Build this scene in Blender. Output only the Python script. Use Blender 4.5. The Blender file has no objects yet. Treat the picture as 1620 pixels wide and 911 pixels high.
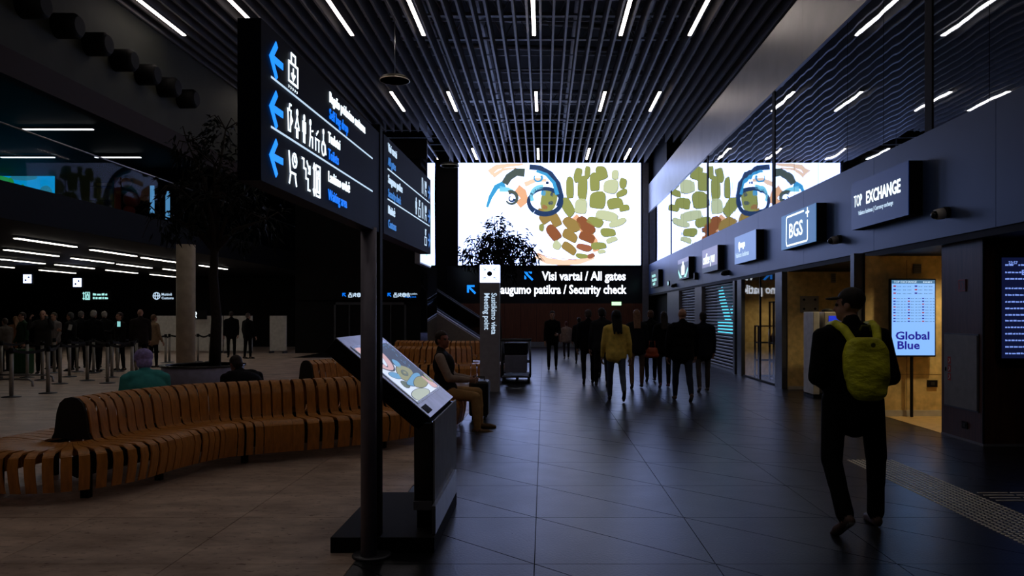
import bpy, bmesh, math, random
import numpy as np
from mathutils import Vector, Matrix, Euler
from mathutils.noise import noise as mnoise

C = bpy.context.scene.collection
random.seed(7)
PI = math.pi

# ------------------------------------------------------------------ camera, world, exposure
cam_d = bpy.data.cameras.new('camera')
cam = bpy.data.objects.new('camera', cam_d)
C.objects.link(cam)
cam.location = (0, 0, 1.62)
cam.rotation_euler = (PI / 2, 0, 0)
cam_d.sensor_width = 36
cam_d.lens = 1250 / 1620 * 36
cam_d.shift_x = -50 / 1620
cam_d.shift_y = 42.5 / 1620
cam_d.clip_end = 300
bpy.context.scene.camera = cam

world = bpy.data.worlds.new('night')
bpy.context.scene.world = world
world.use_nodes = True
world.node_tree.nodes['Background'].inputs[0].default_value = (0.02, 0.025, 0.04, 1)
world.node_tree.nodes['Background'].inputs[1].default_value = 0.01

vs = bpy.context.scene.view_settings
vs.view_transform = 'Standard'
vs.look = 'None'
vs.gamma = 1
vs.exposure = 0.0
vs.use_curve_mapping = False

STRIP = 10.5          # radiance of the ceiling light strips
SCREEN = 1.0          # multiplier of the big LED wall

# ------------------------------------------------------------------ materials
def mat(name, col, rough=0.5, metal=0.0, spec=0.5, var=0.12, scale=8.0, bump=0.0, bscale=None, tint=None, rvar=0.0, stretch=None, world=False):
    m = bpy.data.materials.new(name)
    m.use_nodes = True
    nt = m.node_tree
    b = nt.nodes['Principled BSDF']
    b.inputs['Roughness'].default_value = rough
    b.inputs['Metallic'].default_value = metal
    b.inputs['Specular IOR Level'].default_value = spec
    if tint:
        b.inputs['Specular Tint'].default_value = (*tint, 1)
    tc = nt.nodes.new('ShaderNodeTexCoord')
    n = nt.nodes.new('ShaderNodeTexNoise')
    n.inputs['Scale'].default_value = scale
    n.inputs['Detail'].default_value = 4
    src = nt.nodes.new('ShaderNodeNewGeometry').outputs['Position'] if world else tc.outputs['Object']
    if stretch:
        mp = nt.nodes.new('ShaderNodeMapping')
        mp.inputs['Scale'].default_value = stretch
        nt.links.new(src, mp.inputs['Vector'])
        src = mp.outputs['Vector']
    nt.links.new(src, n.inputs['Vector'])
    r = nt.nodes.new('ShaderNodeValToRGB')
    r.color_ramp.elements[0].position = 0.3
    r.color_ramp.elements[1].position = 0.7
    r.color_ramp.elements[0].color = (*[c * (1 - var) for c in col], 1)
    r.color_ramp.elements[1].color = (*[min(1, c * (1 + var)) for c in col], 1)
    nt.links.new(n.outputs['Fac'], r.inputs['Fac'])
    nt.links.new(r.outputs['Color'], b.inputs['Base Color'])
    if rvar:
        mr = nt.nodes.new('ShaderNodeMapRange')
        mr.inputs['To Min'].default_value = rough - rvar
        mr.inputs['To Max'].default_value = rough + rvar
        nt.links.new(n.outputs['Fac'], mr.inputs['Value'])
        nt.links.new(mr.outputs['Result'], b.inputs['Roughness'])
    if bump:
        n2 = nt.nodes.new('ShaderNodeTexNoise')
        n2.inputs['Scale'].default_value = bscale or scale * 4
        n2.inputs['Detail'].default_value = 3
        nt.links.new(src, n2.inputs['Vector'])
        bp = nt.nodes.new('ShaderNodeBump')
        bp.inputs['Strength'].default_value = bump
        bp.inputs['Distance'].default_value = 0.02
        nt.links.new(n2.outputs['Fac'], bp.inputs['Height'])
        nt.links.new(bp.outputs['Normal'], b.inputs['Normal'])
    return m

def emit(name, col, s=1.0):
    m = bpy.data.materials.new(name)
    m.use_nodes = True
    b = m.node_tree.nodes['Principled BSDF']
    b.inputs['Base Color'].default_value = (0.02, 0.02, 0.02, 1)
    b.inputs['Roughness'].default_value = 0.4
    b.inputs['Emission Color'].default_value = (*col, 1)
    b.inputs['Emission Strength'].default_value = s
    return m

def travertine():
    m = bpy.data.materials.new('travertine')
    m.use_nodes = True
    nt = m.node_tree; L = nt.links.new
    b = nt.nodes['Principled BSDF']
    b.inputs['Roughness'].default_value = 0.4
    b.inputs['Specular IOR Level'].default_value = 0.35
    tc = nt.nodes.new('ShaderNodeNewGeometry')
    mp = nt.nodes.new('ShaderNodeMapping'); mp.inputs['Scale'].default_value = (1.0, 1.9, 1)
    L(tc.outputs['Position'], mp.inputs['Vector'])
    def noise(sc, det):
        n = nt.nodes.new('ShaderNodeTexNoise'); n.inputs['Scale'].default_value = sc; n.inputs['Detail'].default_value = det; n.inputs['Roughness'].default_value = 0.65
        L(mp.outputs[0], n.inputs['Vector']); return n
    def ramp(n, p0, c0, p1, c1):
        r = nt.nodes.new('ShaderNodeValToRGB'); e = r.color_ramp.elements
        e[0].position, e[1].position = p0, p1; e[0].color, e[1].color = (*c0, 1), (*c1, 1)
        L(n.outputs['Fac'], r.inputs['Fac']); return r
    cloud = ramp(noise(1.7, 6), .36, (.40, .285, .22), .64, (.72, .56, .45))
    pit = ramp(noise(11, 3), .60, (1, 1, 1), .68, (.38, .28, .24))
    oi = nt.nodes.new('ShaderNodeObjectInfo')
    mr = nt.nodes.new('ShaderNodeMapRange'); mr.inputs['To Min'].default_value = .86; mr.inputs['To Max'].default_value = 1.1
    L(oi.outputs['Random'], mr.inputs['Value'])
    mx = nt.nodes.new('ShaderNodeMix'); mx.data_type = 'RGBA'; mx.blend_type = 'MULTIPLY'; mx.inputs[0].default_value = 1
    L(cloud.outputs[0], mx.inputs[6]); L(pit.outputs[0], mx.inputs[7])
    vm = nt.nodes.new('ShaderNodeVectorMath'); vm.operation = 'SCALE'
    L(mx.outputs[2], vm.inputs[0]); L(mr.outputs[0], vm.inputs['Scale']); L(vm.outputs[0], b.inputs['Base Color'])
    bp = nt.nodes.new('ShaderNodeBump'); bp.inputs['Strength'].default_value = .15; bp.inputs['Distance'].default_value = .01
    n3 = noise(22, 3); L(n3.outputs['Fac'], bp.inputs['Height']); L(bp.outputs[0], b.inputs['Normal'])
    return m
M = {}
M['dark_granite'] = mat('dark_granite', (0.007, 0.0067, 0.0078), 0.30, 0, 0.5, 0.35, 3, 0.10, 55, (0.55, 0.66, 1.0), 0.05, None, True)
M['grout'] = mat('grout', (0.006, 0.006, 0.006), 0.8)
M['travertine'] = travertine()
M['black'] = mat('black', (0.003, 0.003, 0.0035), 0.65, 0, 0.18)
M['black_gloss'] = mat('black_gloss', (0.006, 0.006, 0.009), 0.22)
M['blade'] = mat('blade', (0.2, 0.195, 0.205), 0.5, 0, 0.4, 0.1, 3)
M['pipe'] = mat('pipe', (0.5, 0.52, 0.56), 0.45, 0.0)
M['deck'] = mat('deck', (0.015, 0.015, 0.018), 0.8)
M['fascia'] = mat('fascia', (0.022, 0.042, 0.105), 0.42, 0, 0.7, 0.1, 1.2, 0, None, (0.45, 0.6, 1.0))
M['band'] = mat('band', (0.42, 0.42, 0.42), 0.38, 0.75, 0.5, 0.08, 1.5)
M['bulkhead'] = mat('bulkhead', (0.032, 0.034, 0.024), 0.7, 0, 0.3, 0.15, 1.2)
M['red_soffit'] = mat('red_soffit', (0.014, 0.003, 0.002), 0.7, 0, 0.3)
M['navy'] = mat('navy', (0.002, 0.003, 0.007), 0.7, 0, 0.15)
M['post_grey'] = mat('post_grey', (0.24, 0.225, 0.29), 0.5, 0.2, 0.4)
M['queue_steel'] = mat('queue_steel', (0.35, 0.33, 0.29), 0.45, 0.4)
M['bezel'] = mat('bezel', (0.7, 0.7, 0.8), 0.35, 0.5)
M['totem'] = mat('totem', (0.3, 0.3, 0.36), 0.5)
M['steel'] = mat('steel', (0.42, 0.43, 0.46), 0.3, 0.9)
M['dark_steel'] = mat('dark_steel', (0.09, 0.095, 0.11), 0.4, 0.6)
M['satin_grey'] = mat('satin_grey', (0.17, 0.17, 0.2), 0.45)
M['sign_face'] = mat('sign_face', (0.004, 0.007, 0.03), 0.6, 0, 0.12, 0.08, 3)
M['bent_wood'] = mat('bent_wood', (0.52, 0.205, 0.035), 0.38, 0, 0.45, 0.22, 5, 0, None, None, 0, (6, 6, 1))
M['dark_wood'] = mat('dark_wood', (0.075, 0.03, 0.02), 0.45, 0, 0.45, 0.3, 4, 0, None, None, 0, (8, 8, 0.6))
M['red_wood'] = mat('red_wood', (0.13, 0.036, 0.016), 0.5, 0, 0.4, 0.25, 3, 0, None, None, 0, (6, 6, 0.5))
M['plywood'] = mat('plywood', (0.66, 0.48, 0.2), 0.55, 0, 0.3, 0.2, 9, 0.05)
M['concrete'] = mat('concrete', (0.4, 0.34, 0.26), 0.75, 0, 0.3, 0.14, 5, 0.1)
M['white_paint'] = mat('white_paint', (0.6, 0.58, 0.54), 0.5)
M['cabinet_grey'] = mat('cabinet_grey', (0.2, 0.2, 0.21), 0.5)
M['red_print'] = mat('red_print', (0.4, 0.03, 0.03), 0.6)
M['shutter'] = mat('shutter', (0.16, 0.16, 0.18), 0.4, 0.4)
M['stud'] = mat('stud', (0.95, 0.85, 0.68), 0.32, 0.35)
M['bark'] = mat('bark', (0.022, 0.016, 0.012), 0.85, 0, 0.3, 0.3, 20, 0.3)
M['leaf'] = mat('leaf', (0.004, 0.006, 0.005), 0.6, 0, 0.15, 0.4, 3)
M['suit_black'] = mat('suit_black', (0.012, 0.012, 0.014), 0.45, 0, 0.4)
M['suit_green'] = mat('suit_green', (0.01, 0.07, 0.018), 0.4)
M['rubber'] = mat('rubber', (0.01, 0.01, 0.01), 0.7)
M['planter'] = mat('planter', (0.34, 0.38, 0.58), 0.4, 0.4)
M['skirting'] = mat('skirting', (0.5, 0.47, 0.42), 0.5)
M['pale_floor'] = mat('pale_floor', (0.55, 0.36, 0.14), 0.45)
M['belt'] = mat('belt', (0.01, 0.01, 0.012), 0.8)
M['pendant'] = mat('pendant', (0.05, 0.045, 0.03), 0.4, 0.3)
M['esc_side'] = mat('esc_side', (0.24, 0.17, 0.11), 0.5, 0.2)
M['orange_bag'] = mat('orange_bag', (0.42, 0.07, 0.02), 0.5)
M['pack'] = mat('pack', (0.8, 0.8, 0.035), 0.5, 0, 0.4, 0.25, 9, 0.7, 14, None, 0, (1, 1, 1.8))
M['pack_dark'] = mat('pack_dark', (0.12, 0.13, 0.01), 0.6)
M['plastic'] = mat('plastic', (0.42, 0.38, 0.32), 0.5)
M['green_planter_leaf'] = mat('green_planter_leaf', (0.03, 0.1, 0.02), 0.6)
M['red_cloth'] = mat('red_cloth', (0.5, 0.05, 0.02), 0.7)
M['ecru'] = mat('ecru', (0.4, 0.33, 0.2), 0.6)
M['eye'] = mat('eye', (0.02, 0.015, 0.012), 0.2)

M['strip_light'] = emit('strip_light', (1.0, 0.86, 0.78), STRIP)
M['strip_low'] = emit('strip_low', (1.0, 0.93, 0.82), 6.0)
M['strip_high'] = emit('strip_high', (0.92, 0.96, 1.0), 3.0)
M['led_white'] = emit('led_white', (1.9, 2.4, 4.6), SCREEN)
M['ad_white'] = emit('ad_white', (0.75, 0.95, 1.25), 1.0)
M['text_white'] = emit('text_white', (0.8, 0.93, 1.0), 1.7)
M['text_band'] = emit('text_band', (0.9, 0.97, 1.1), 2.2)
M['text_soft'] = emit('text_soft', (0.55, 0.72, 0.9), 1.0)
M['text_dim'] = emit('text_dim', (0.2, 0.26, 0.34), 1.0)
M['text_blue'] = emit('text_blue', (0.0, 0.16, 0.85), 1.1)
M['text_blue_soft'] = emit('text_blue_soft', (0.03, 0.18, 0.55), 0.9)
M['arrow_blue'] = emit('arrow_blue', (0.01, 0.25, 1.0), 1.3)
M['tv_face'] = emit('tv_face', (0.25, 0.52, 1.05), 1.0)
M['tv_head'] = emit('tv_head', (0.05, 0.16, 0.3), 1.0)
M['tv_ink'] = emit('tv_ink', (0.005, 0.005, 0.28), 1.0)
M['tv_grey'] = emit('tv_grey', (0.08, 0.2, 0.36), 1.0)
M['tv_red'] = emit('tv_red', (0.35, 0.03, 0.08), 1.0)
M['flight_face'] = emit('flight_face', (0.004, 0.006, 0.03), 1.0)
M['flight_text'] = emit('flight_text', (0.2, 0.32, 0.85), 1.0)
M['atm_blue'] = emit('atm_blue', (0.01, 0.03, 0.5), 1.0)
M['exit_green'] = emit('exit_green', (0.5, 0.9, 0.5), 1.6)
M['bgs_face'] = emit('bgs_face', (0.035, 0.12, 0.26), 1.0)
M['top_face'] = emit('top_face', (0.003, 0.01, 0.045), 1.0)
M['exchange_face'] = emit('exchange_face', (0.13, 0.22, 0.46), 1.0)
M['coffee_face'] = emit('coffee_face', (0.2, 0.19, 0.3), 1.0)
M['dark_face'] = emit('dark_face', (0.004, 0.016, 0.03), 1.0)
M['mint'] = emit('mint', (0.35, 0.75, 0.72), 1.2)
M['teal'] = emit('teal', (0.02, 0.2, 0.3), 1.0)
M['poster_teal'] = emit('poster_teal', (0.06, 0.5, 0.7), 2.0)
M['cyan_screen'] = emit('cyan_screen', (0.0, 0.3, 0.62), 1.0)
M['green_screen'] = emit('green_screen', (0.02, 0.28, 0.05), 1.0)
M['kiosk_white'] = emit('kiosk_white', (0.66, 0.74, 0.9), 1.0)
M['kiosk_pale'] = emit('kiosk_pale', (0.4, 0.45, 0.36), 1.0)
M['kiosk_moss'] = emit('kiosk_moss', (0.09, 0.12, 0.07), 1.0)
M['kiosk_dark'] = emit('kiosk_dark', (0.012, 0.022, 0.04), 1.0)
M['kiosk_pink'] = emit('kiosk_pink', (0.6, 0.36, 0.36), 1.0)
M['kiosk_olive'] = emit('kiosk_olive', (0.26, 0.26, 0.11), 1.0)
M['kiosk_blue'] = emit('kiosk_blue', (0.1, 0.3, 0.52), 1.0)
M['kiosk_grey'] = emit('kiosk_grey', (0.12, 0.14, 0.2), 1.0)
M['camera_light'] = emit('camera_light', (0.5, 0.8, 0.9), 1.2)
M['phone_glow'] = emit('phone_glow', (0.25, 0.6, 0.6), 1.0)
for nm, c in dict(art_olive=(0.32, 0.35, 0.1), art_line=(0.12, 0.13, 0.045), art_pale=(0.62, 0.68, 0.42), art_brown=(0.3, 0.1, 0.04),
                  art_tan=(0.36, 0.24, 0.07), art_navy=(0.02, 0.05, 0.14), art_blue=(0.05, 0.38, 0.75), art_orange=(0.95, 0.5, 0.28),
                  art_moss=(0.08, 0.11, 0.1), art_rust=(0.38, 0.13, 0.07), art_sky=(0.25, 0.75, 1.0), art_peach=(1.1, 0.75, 0.55)).items():
    M[nm] = emit(nm, c, 1.0)

# mirror-like tinted glass of the upper facade, gently wavy
def wavy_mirror():
    m = bpy.data.materials.new('tinted_mirror')
    m.use_nodes = True
    nt = m.node_tree
    b = nt.nodes['Principled BSDF']
    b.inputs['Base Color'].default_value = (0.62, 0.7, 0.82, 1)
    b.inputs['Metallic'].default_value = 1.0
    b.inputs['Roughness'].default_value = 0.015
    tc = nt.nodes.new('ShaderNodeTexCoord')
    mp = nt.nodes.new('ShaderNodeMapping')
    mp.inputs['Scale'].default_value = (1, 1.0, 0.35)
    n = nt.nodes.new('ShaderNodeTexNoise')
    n.inputs['Scale'].default_value = 1.1
    n.inputs['Detail'].default_value = 1
    bp = nt.nodes.new('ShaderNodeBump')
    bp.inputs['Strength'].default_value = 0.22
    bp.inputs['Distance'].default_value = 0.012
    nt.links.new(tc.outputs['Object'], mp.inputs['Vector'])
    nt.links.new(mp.outputs['Vector'], n.inputs['Vector'])
    nt.links.new(n.outputs['Fac'], bp.inputs['Height'])
    nt.links.new(bp.outputs['Normal'], b.inputs['Normal'])
    return m
M['mirror'] = wavy_mirror()

def glass(name, col=(0.9, 0.95, 1.0), refl=0.5, rough=0.02):
    m = bpy.data.materials.new(name)
    m.use_nodes = True
    nt = m.node_tree
    nt.nodes.clear()
    o = nt.nodes.new('ShaderNodeOutputMaterial')
    t = nt.nodes.new('ShaderNodeBsdfTransparent')
    t.inputs['Color'].default_value = (*col, 1)
    g = nt.nodes.new('ShaderNodeBsdfGlossy')
    g.inputs['Roughness'].default_value = rough
    f = nt.nodes.new('ShaderNodeFresnel')
    f.inputs['IOR'].default_value = 1.5 + refl
    mx = nt.nodes.new('ShaderNodeMixShader')
    ge = nt.nodes.new('ShaderNodeNewGeometry')          # reflect once, at the face turned to the ray
    iv = nt.nodes.new('ShaderNodeMath'); iv.operation = 'SUBTRACT'; iv.inputs[0].default_value = 1
    mu = nt.nodes.new('ShaderNodeMath'); mu.operation = 'MULTIPLY'
    nt.links.new(ge.outputs['Backfacing'], iv.inputs[1])
    nt.links.new(f.outputs[0], mu.inputs[0]); nt.links.new(iv.outputs[0], mu.inputs[1])
    nt.links.new(mu.outputs[0], mx.inputs[0])
    nt.links.new(t.outputs[0], mx.inputs[1])
    nt.links.new(g.outputs[0], mx.inputs[2])
    nt.links.new(mx.outputs[0], o.inputs['Surface'])
    return m
M['glass'] = glass('glass', (0.95, 0.97, 1.0), 0.25)
M['glass_dark'] = glass('glass_dark', (0.5, 0.55, 0.6), 0.0)
M['glass_rail'] = glass('glass_rail', (0.8, 0.85, 0.9), -0.43)

# ------------------------------------------------------------------ mesh helpers
def box(bm, x0, x1, y0, y1, z0, z1, mi=0):
    vsx = [bm.verts.new(p) for p in ((x0, y0, z0), (x1, y0, z0), (x1, y1, z0), (x0, y1, z0), (x0, y0, z1), (x1, y0, z1), (x1, y1, z1), (x0, y1, z1))]
    for f in ((3, 2, 1, 0), (4, 5, 6, 7), (0, 1, 5, 4), (1, 2, 6, 5), (2, 3, 7, 6), (3, 0, 4, 7)):
        fc = bm.faces.new([vsx[i] for i in f])
        fc.material_index = mi

def frame_of(d):
    d = Vector(d).normalized()
    up = Vector((0, 0, 1)) if abs(d.z) < 0.95 else Vector((0, 1, 0))
    a = d.cross(up).normalized()
    return a, a.cross(d).normalized(), d

def tube(bm, pts, r, seg=10, caps=True, mi=0):
    pts = [Vector(p) for p in pts]
    rs = r if isinstance(r, (list, tuple)) else [r] * len(pts)
    rings = []
    pa = None
    for i, p in enumerate(pts):
        d = pts[min(i + 1, len(pts) - 1)] - pts[max(i - 1, 0)]
        a, b, _ = frame_of(d)
        if pa is not None:
            d = d.normalized()
            a = (pa - d * pa.dot(d)).normalized()
            b = d.cross(a) * -1
        pa = a
        rings.append([bm.verts.new(p + (a * math.cos(2 * PI * k / seg) + b * math.sin(2 * PI * k / seg)) * rs[i]) for k in range(seg)])
    for i in range(len(rings) - 1):
        for k in range(seg):
            f = bm.faces.new((rings[i][k], rings[i][(k + 1) % seg], rings[i + 1][(k + 1) % seg], rings[i + 1][k]))
            f.smooth = True
            f.material_index = mi
    if caps:
        for rg in (rings[0], rings[-1]):
            f = bm.faces.new(rg)
            f.material_index = mi

def lathe(bm, prof, cx=0, cy=0, seg=32):
    rings = [[bm.verts.new((cx + r * math.cos(2 * PI * k / seg), cy + r * math.sin(2 * PI * k / seg), z)) for k in range(seg)] for r, z in prof]
    for i in range(len(rings) - 1):
        for k in range(seg):
            f = bm.faces.new((rings[i][k], rings[i][(k + 1) % seg], rings[i + 1][(k + 1) % seg], rings[i + 1][k]))
            f.smooth = True
    for rg in (rings[0], rings[-1]):
        if len({tuple(v.co) for v in rg}) > 2:
            bm.faces.new(rg)

def obj(name, bm, m, parent=None, bevel=0, smooth=False):
    me = bpy.data.meshes.new(name)
    bmesh.ops.recalc_face_normals(bm, faces=bm.faces)
    bm.to_mesh(me)
    bm.free()
    for mm in (m if isinstance(m, (list, tuple)) else [m]):
        me.materials.append(M[mm] if isinstance(mm, str) else mm)
    o = bpy.data.objects.new(name, me)
    C.objects.link(o)
    if parent:
        o.parent = parent
    if bevel:
        b = o.modifiers.new('bevel', 'BEVEL')
        b.width = bevel
        b.segments = 2
        b.limit_method = 'ANGLE'
    if smooth:
        for p in me.polygons:
            p.use_smooth = True
    return o

def bx(name, dims, m, parent=None, bevel=0):
    bm = bmesh.new()
    box(bm, *dims)
    return obj(name, bm, m, parent, bevel)

def tag(o, label=None, cat=None, group=None, kind=None):
    if label: o['label'] = label
    if cat: o['category'] = cat
    if group: o['group'] = group
    if kind: o['kind'] = kind
    return o

def thing(name, label, cat, loc=(0, 0, 0), rz=0, group=None):
    o = bpy.data.objects.new(name, None)
    o.empty_display_size = 0.1
    C.objects.link(o)
    o.location = loc
    o.rotation_euler = (0, 0, rz)
    return tag(o, label, cat, group)

def struct(name, bm, m, parent=None):
    o = obj(name, bm, m, parent)
    if not parent: o['kind'] = 'structure'
    return o

def sbox(name, dims, m, parent=None):
    bm = bmesh.new()
    box(bm, *dims)
    return struct(name, bm, m, parent)

def dup(root, loc, rz, label=None, group=None):
    r = root.copy()
    C.objects.link(r)
    r.location = loc
    r.rotation_euler = (0, 0, rz)
    if label: r['label'] = label
    if group: r['group'] = group
    for ch in list(root.children):
        c = ch.copy(); C.objects.link(c); c.parent = r
        for g in ch.children:
            d = g.copy(); C.objects.link(d); d.parent = c
    return r

# planes for print and lettering: right vector, up vector; normal = right x up
FACE_CAM = ((1, 0, 0), (0, 0, 1))          # faces -Y
FACE_RIGHT = ((0, 1, 0), (0, 0, 1))        # faces +X
FACE_LEFT = ((0, -1, 0), (0, 0, 1))        # faces -X
VERT_CAM = ((0, 0, -1), (1, 0, 0))         # reads downward, faces -Y

def basis(loc, face):
    r, u = Vector(face[0]).normalized(), Vector(face[1]).normalized()
    n = r.cross(u)
    m = Matrix((r, u, n)).transposed().to_4x4()
    m.translation = Vector(loc)
    return m

def lettering(body, size, loc, face, m, parent, bold=0.0, sx=1.0, align='LEFT', shear=0.0, name='lettering', ext=0.002):
    cu = bpy.data.curves.new(name, 'FONT')
    cu.body = body
    cu.size = size
    cu.offset = bold * size
    cu.extrude = ext
    cu.align_x = align
    cu.shear = shear
    cu.resolution_u = 2
    t = bpy.data.objects.new(name, cu)
    C.objects.link(t)
    bpy.context.view_layer.update()
    me = bpy.data.meshes.new_from_object(t.evaluated_get(bpy.context.evaluated_depsgraph_get()))
    bpy.data.objects.remove(t)
    bpy.data.curves.remove(cu)
    me.transform(Matrix.Diagonal((sx, 1, 1, 1)))
    me.transform(basis(loc, face))
    me.materials.clear()
    me.materials.append(M[m])
    o = bpy.data.objects.new(name, me)
    C.objects.link(o)
    o.parent = parent
    return o

def ribbon(bm, pts, w, closed=False, th=0.003, mi=0):
    """a flat stroke of width w along 2-D points (x right, y up), extruded th"""
    P = [Vector((p[0], p[1])) for p in pts]
    n = len(P)
    L, R = [], []
    for i in range(n):
        a = P[(i - 1) % n] if (closed or i > 0) else P[i]
        b = P[(i + 1) % n] if (closed or i < n - 1) else P[i]
        d1 = (P[i] - a).normalized() if (P[i] - a).length > 1e-9 else (b - P[i]).normalized()
        d2 = (b - P[i]).normalized() if (b - P[i]).length > 1e-9 else d1
        t = (d1 + d2)
        t = t.normalized() if t.length > 1e-6 else d1
        nrm = Vector((-t.y, t.x))
        k = max(0.45, abs(nrm.dot(Vector((-d1.y, d1.x)))))
        L.append(P[i] + nrm * w / 2 / k)
        R.append(P[i] - nrm * w / 2 / k)
    rng = range(n if closed else n - 1)
    vl = [bm.verts.new((p.x, p.y, th)) for p in L]
    vr = [bm.verts.new((p.x, p.y, th)) for p in R]
    vl0 = [bm.verts.new((p.x, p.y, 0)) for p in L]
    vr0 = [bm.verts.new((p.x, p.y, 0)) for p in R]
    for i in rng:
        j = (i + 1) % n
        for q in ((vr[i], vr[j], vl[j], vl[i]), (vl[i], vl[j], vl0[j], vl0[i]), (vr0[i], vr0[j], vr[j], vr[i])):
            bm.faces.new(q).material_index = mi

def poly(bm, pts, th=0.003, z0=0.0, mi=0):
    v = [bm.verts.new((p[0], p[1], z0 + th)) for p in pts]
    w = [bm.verts.new((p[0], p[1], z0)) for p in pts]
    bm.faces.new(v).material_index = mi
    for i in range(len(v)):
        j = (i + 1) % len(v)
        bm.faces.new((w[i], w[j], v[j], v[i])).material_index = mi

def circ(cx, cy, r, n=16, a0=0, a1=2 * PI, ry=None):
    full = abs(a1 - a0 - 2 * PI) < 1e-6
    k = n if full else n - 1
    return [(cx + r * math.cos(a0 + (a1 - a0) * i / k), cy + (ry or r) * math.sin(a0 + (a1 - a0) * i / k)) for i in range(n)]

def printed(name, bm, loc, face, m, parent):
    bm.transform(basis(loc, face))
    return obj(name, bm, m, parent)

def bars(rows, w, h, loc, face, m, parent, name='lettering', seed=1):
    """illegible small print: short strokes; rows = [(x, y, length)]"""
    rd = random.Random(seed)
    bm = bmesh.new()
    for x, y, l in rows:
        q = 0
        while q < l:
            s = rd.uniform(0.35, 1.0) * w
            poly(bm, [(x + q, y), (x + min(q + s, l), y), (x + min(q + s, l), y + h * rd.uniform(0.7, 1)), (x + q, y + h * rd.uniform(0.7, 1))])
            q += s + w * 0.22
    return printed(name, bm, loc, face, m, parent)

# pictograms in a unit square (x right 0..1, y up 0..1): list of (points, closed)
def arrow_strokes(kind):
    if kind == 'left': return [([(1, .5), (.08, .5)], False), ([(.5, 1), (.05, .5), (.5, 0)], False)]
    if kind == 'right': return [([(0, .5), (.92, .5)], False), ([(.5, 1), (.95, .5), (.5, 0)], False)]
    if kind == 'up_left': return [([(.95, .05), (.12, .88)], False), ([(.85, .95), (.06, .95), (.06, .15)], False)]
ICON = {
    'bag': [([(.1, .2), (.9, .2), (.9, .72), (.1, .72)], True), ([(.32, .72), (.32, .98), (.68, .98), (.68, .72)], False), ([(.5, .62), (.5, .32)], False), ([(.34, .46), (.5, .3), (.66, .46)], False)]
           + [([(x, .04), (x + .07, .04)], False) for x in (.06, .24, .42, .6, .78)],
    'cup': [([(.2, .8), (.3, .1), (.6, .1), (.7, .8)], True), ([(.7, .62), (.92, .5), (.66, .32)], False), ([(.4, .8), (.5, 1), (.75, 1)], False)],
    'woman': [(circ(.5, .9, .09, 8), True), ([(.5, .76), (.2, .34), (.8, .34)], True), ([(.4, .34), (.4, 0)], False), ([(.6, .34), (.6, 0)], False)],
    'man': [(circ(.5, .9, .09, 8), True), ([(.28, .36), (.28, .74), (.72, .74), (.72, .36)], False), ([(.4, .7), (.4, 0)], False), ([(.6, .7), (.6, 0)], False)],
    'baby': [(circ(.4, .9, .09, 8), True), ([(.4, .76), (.4, .4), (.8, .4), (.8, .0)], False), ([(.4, .4), (.25, 0)], False), ([(.55, .6), (.9, .66)], False)],
    'table': [([(.05, .45), (.95, .45)], False), ([(.2, .45), (.2, 0)], False), ([(.8, .45), (.8, 0)], False), ([(.3, .6), (.7, .8)], False)],
    'wheelchair': [(circ(.45, .92, .08, 8), True), ([(.45, .8), (.45, .45), (.75, .45), (.88, .08)], False), (circ(.45, .28, .27, 14), True)],
    'seat': [([(.12, .95), (.25, .35), (.8, .35)], False), ([(.3, .35), (.15, 0)], False), ([(.7, .35), (.85, 0)], False), (circ(.66, .74, .2, 12), True), ([(.66, .86), (.66, .74), (.74, .7)], False)],
    'stairs': [([(.05, .95), (.3, .95), (.3, .68), (.52, .68), (.52, .4), (.75, .4), (.75, .08), (.98, .08)], False), ([(.6, .95), (.95, .62)], False), ([(.95, .85), (.95, .6), (.72, .6)], False)],
    'lift': [([(.4, .02), (.95, .02), (.95, .98), (.4, .98)], True), ([(.15, .95), (.15, .05)], False), ([(.02, .8), (.15, .97), (.28, .8)], False), ([(.02, .2), (.15, .03), (.28, .2)], False), (circ(.68, .74, .08, 8), True), ([(.55, .6), (.8, .6), (.8, .15), (.55, .15)], True)],
    'knife': [([(.25, 0), (.25, 1)], False), ([(.7, 0), (.7, .55), (.5, 1)], False)],
    'officer': [(circ(.5, .8, .16, 10), True), ([(.1, 0), (.1, .5), (.9, .5), (.9, 0)], True), ([(.2, .98), (.8, .98)], False)],
    'globe': [(circ(.5, .5, .46, 16), True), ([(.04, .5), (.96, .5)], False), (circ(.5, .5, .2, 12, 0, 2 * PI, .46), True)],
}
def icon(kind, w, h, stroke, loc, face, m, parent, name='pictogram'):
    bm = bmesh.new()
    for pts, cl in (ICON[kind] if kind in ICON else arrow_strokes(kind)):
        ribbon(bm, [(x * w, y * h) for x, y in pts], stroke, cl)
    return printed(name, bm, loc, face, m, parent)

# ------------------------------------------------------------------ the setting
XW = 5.3      # plane of the right-hand facade
YB = 40.0     # plane of the back wall
ZC = 9.3      # underside of the ceiling blades

floor = sbox('floor', (-34, 9, -4, 46, -0.3, -0.022), 'grout')
T = 1.18
GAP = 0.006
def tile_mesh(name, pts, m):
    bm = bmesh.new()
    poly(bm, pts, 0.022, -0.022)
    bmesh.ops.recalc_face_normals(bm, faces=bm.faces)
    me = bpy.data.meshes.new(name)
    bm.to_mesh(me); bm.free()
    me.materials.append(M[m])
    return me
g = GAP / 2
tri_a = tile_mesh('granite_tile', [(g, g), (T - g * 3, g), (g, T - g * 3)], 'dark_granite')
tri_b = tile_mesh('granite_tile', [(T - g, g * 3), (T - g, T - g), (g * 3, T - g)], 'dark_granite')
tri_e = tile_mesh('granite_tile', [(g, g), (T - g, g), (T - g, T - g), (g, T - g)], 'dark_granite')
sq_t = tile_mesh('stone_tile', [(g, g), (T - g, g), (T - g, T - g), (g, T - g)], 'travertine')
Y0 = 5.14 - T
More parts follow.
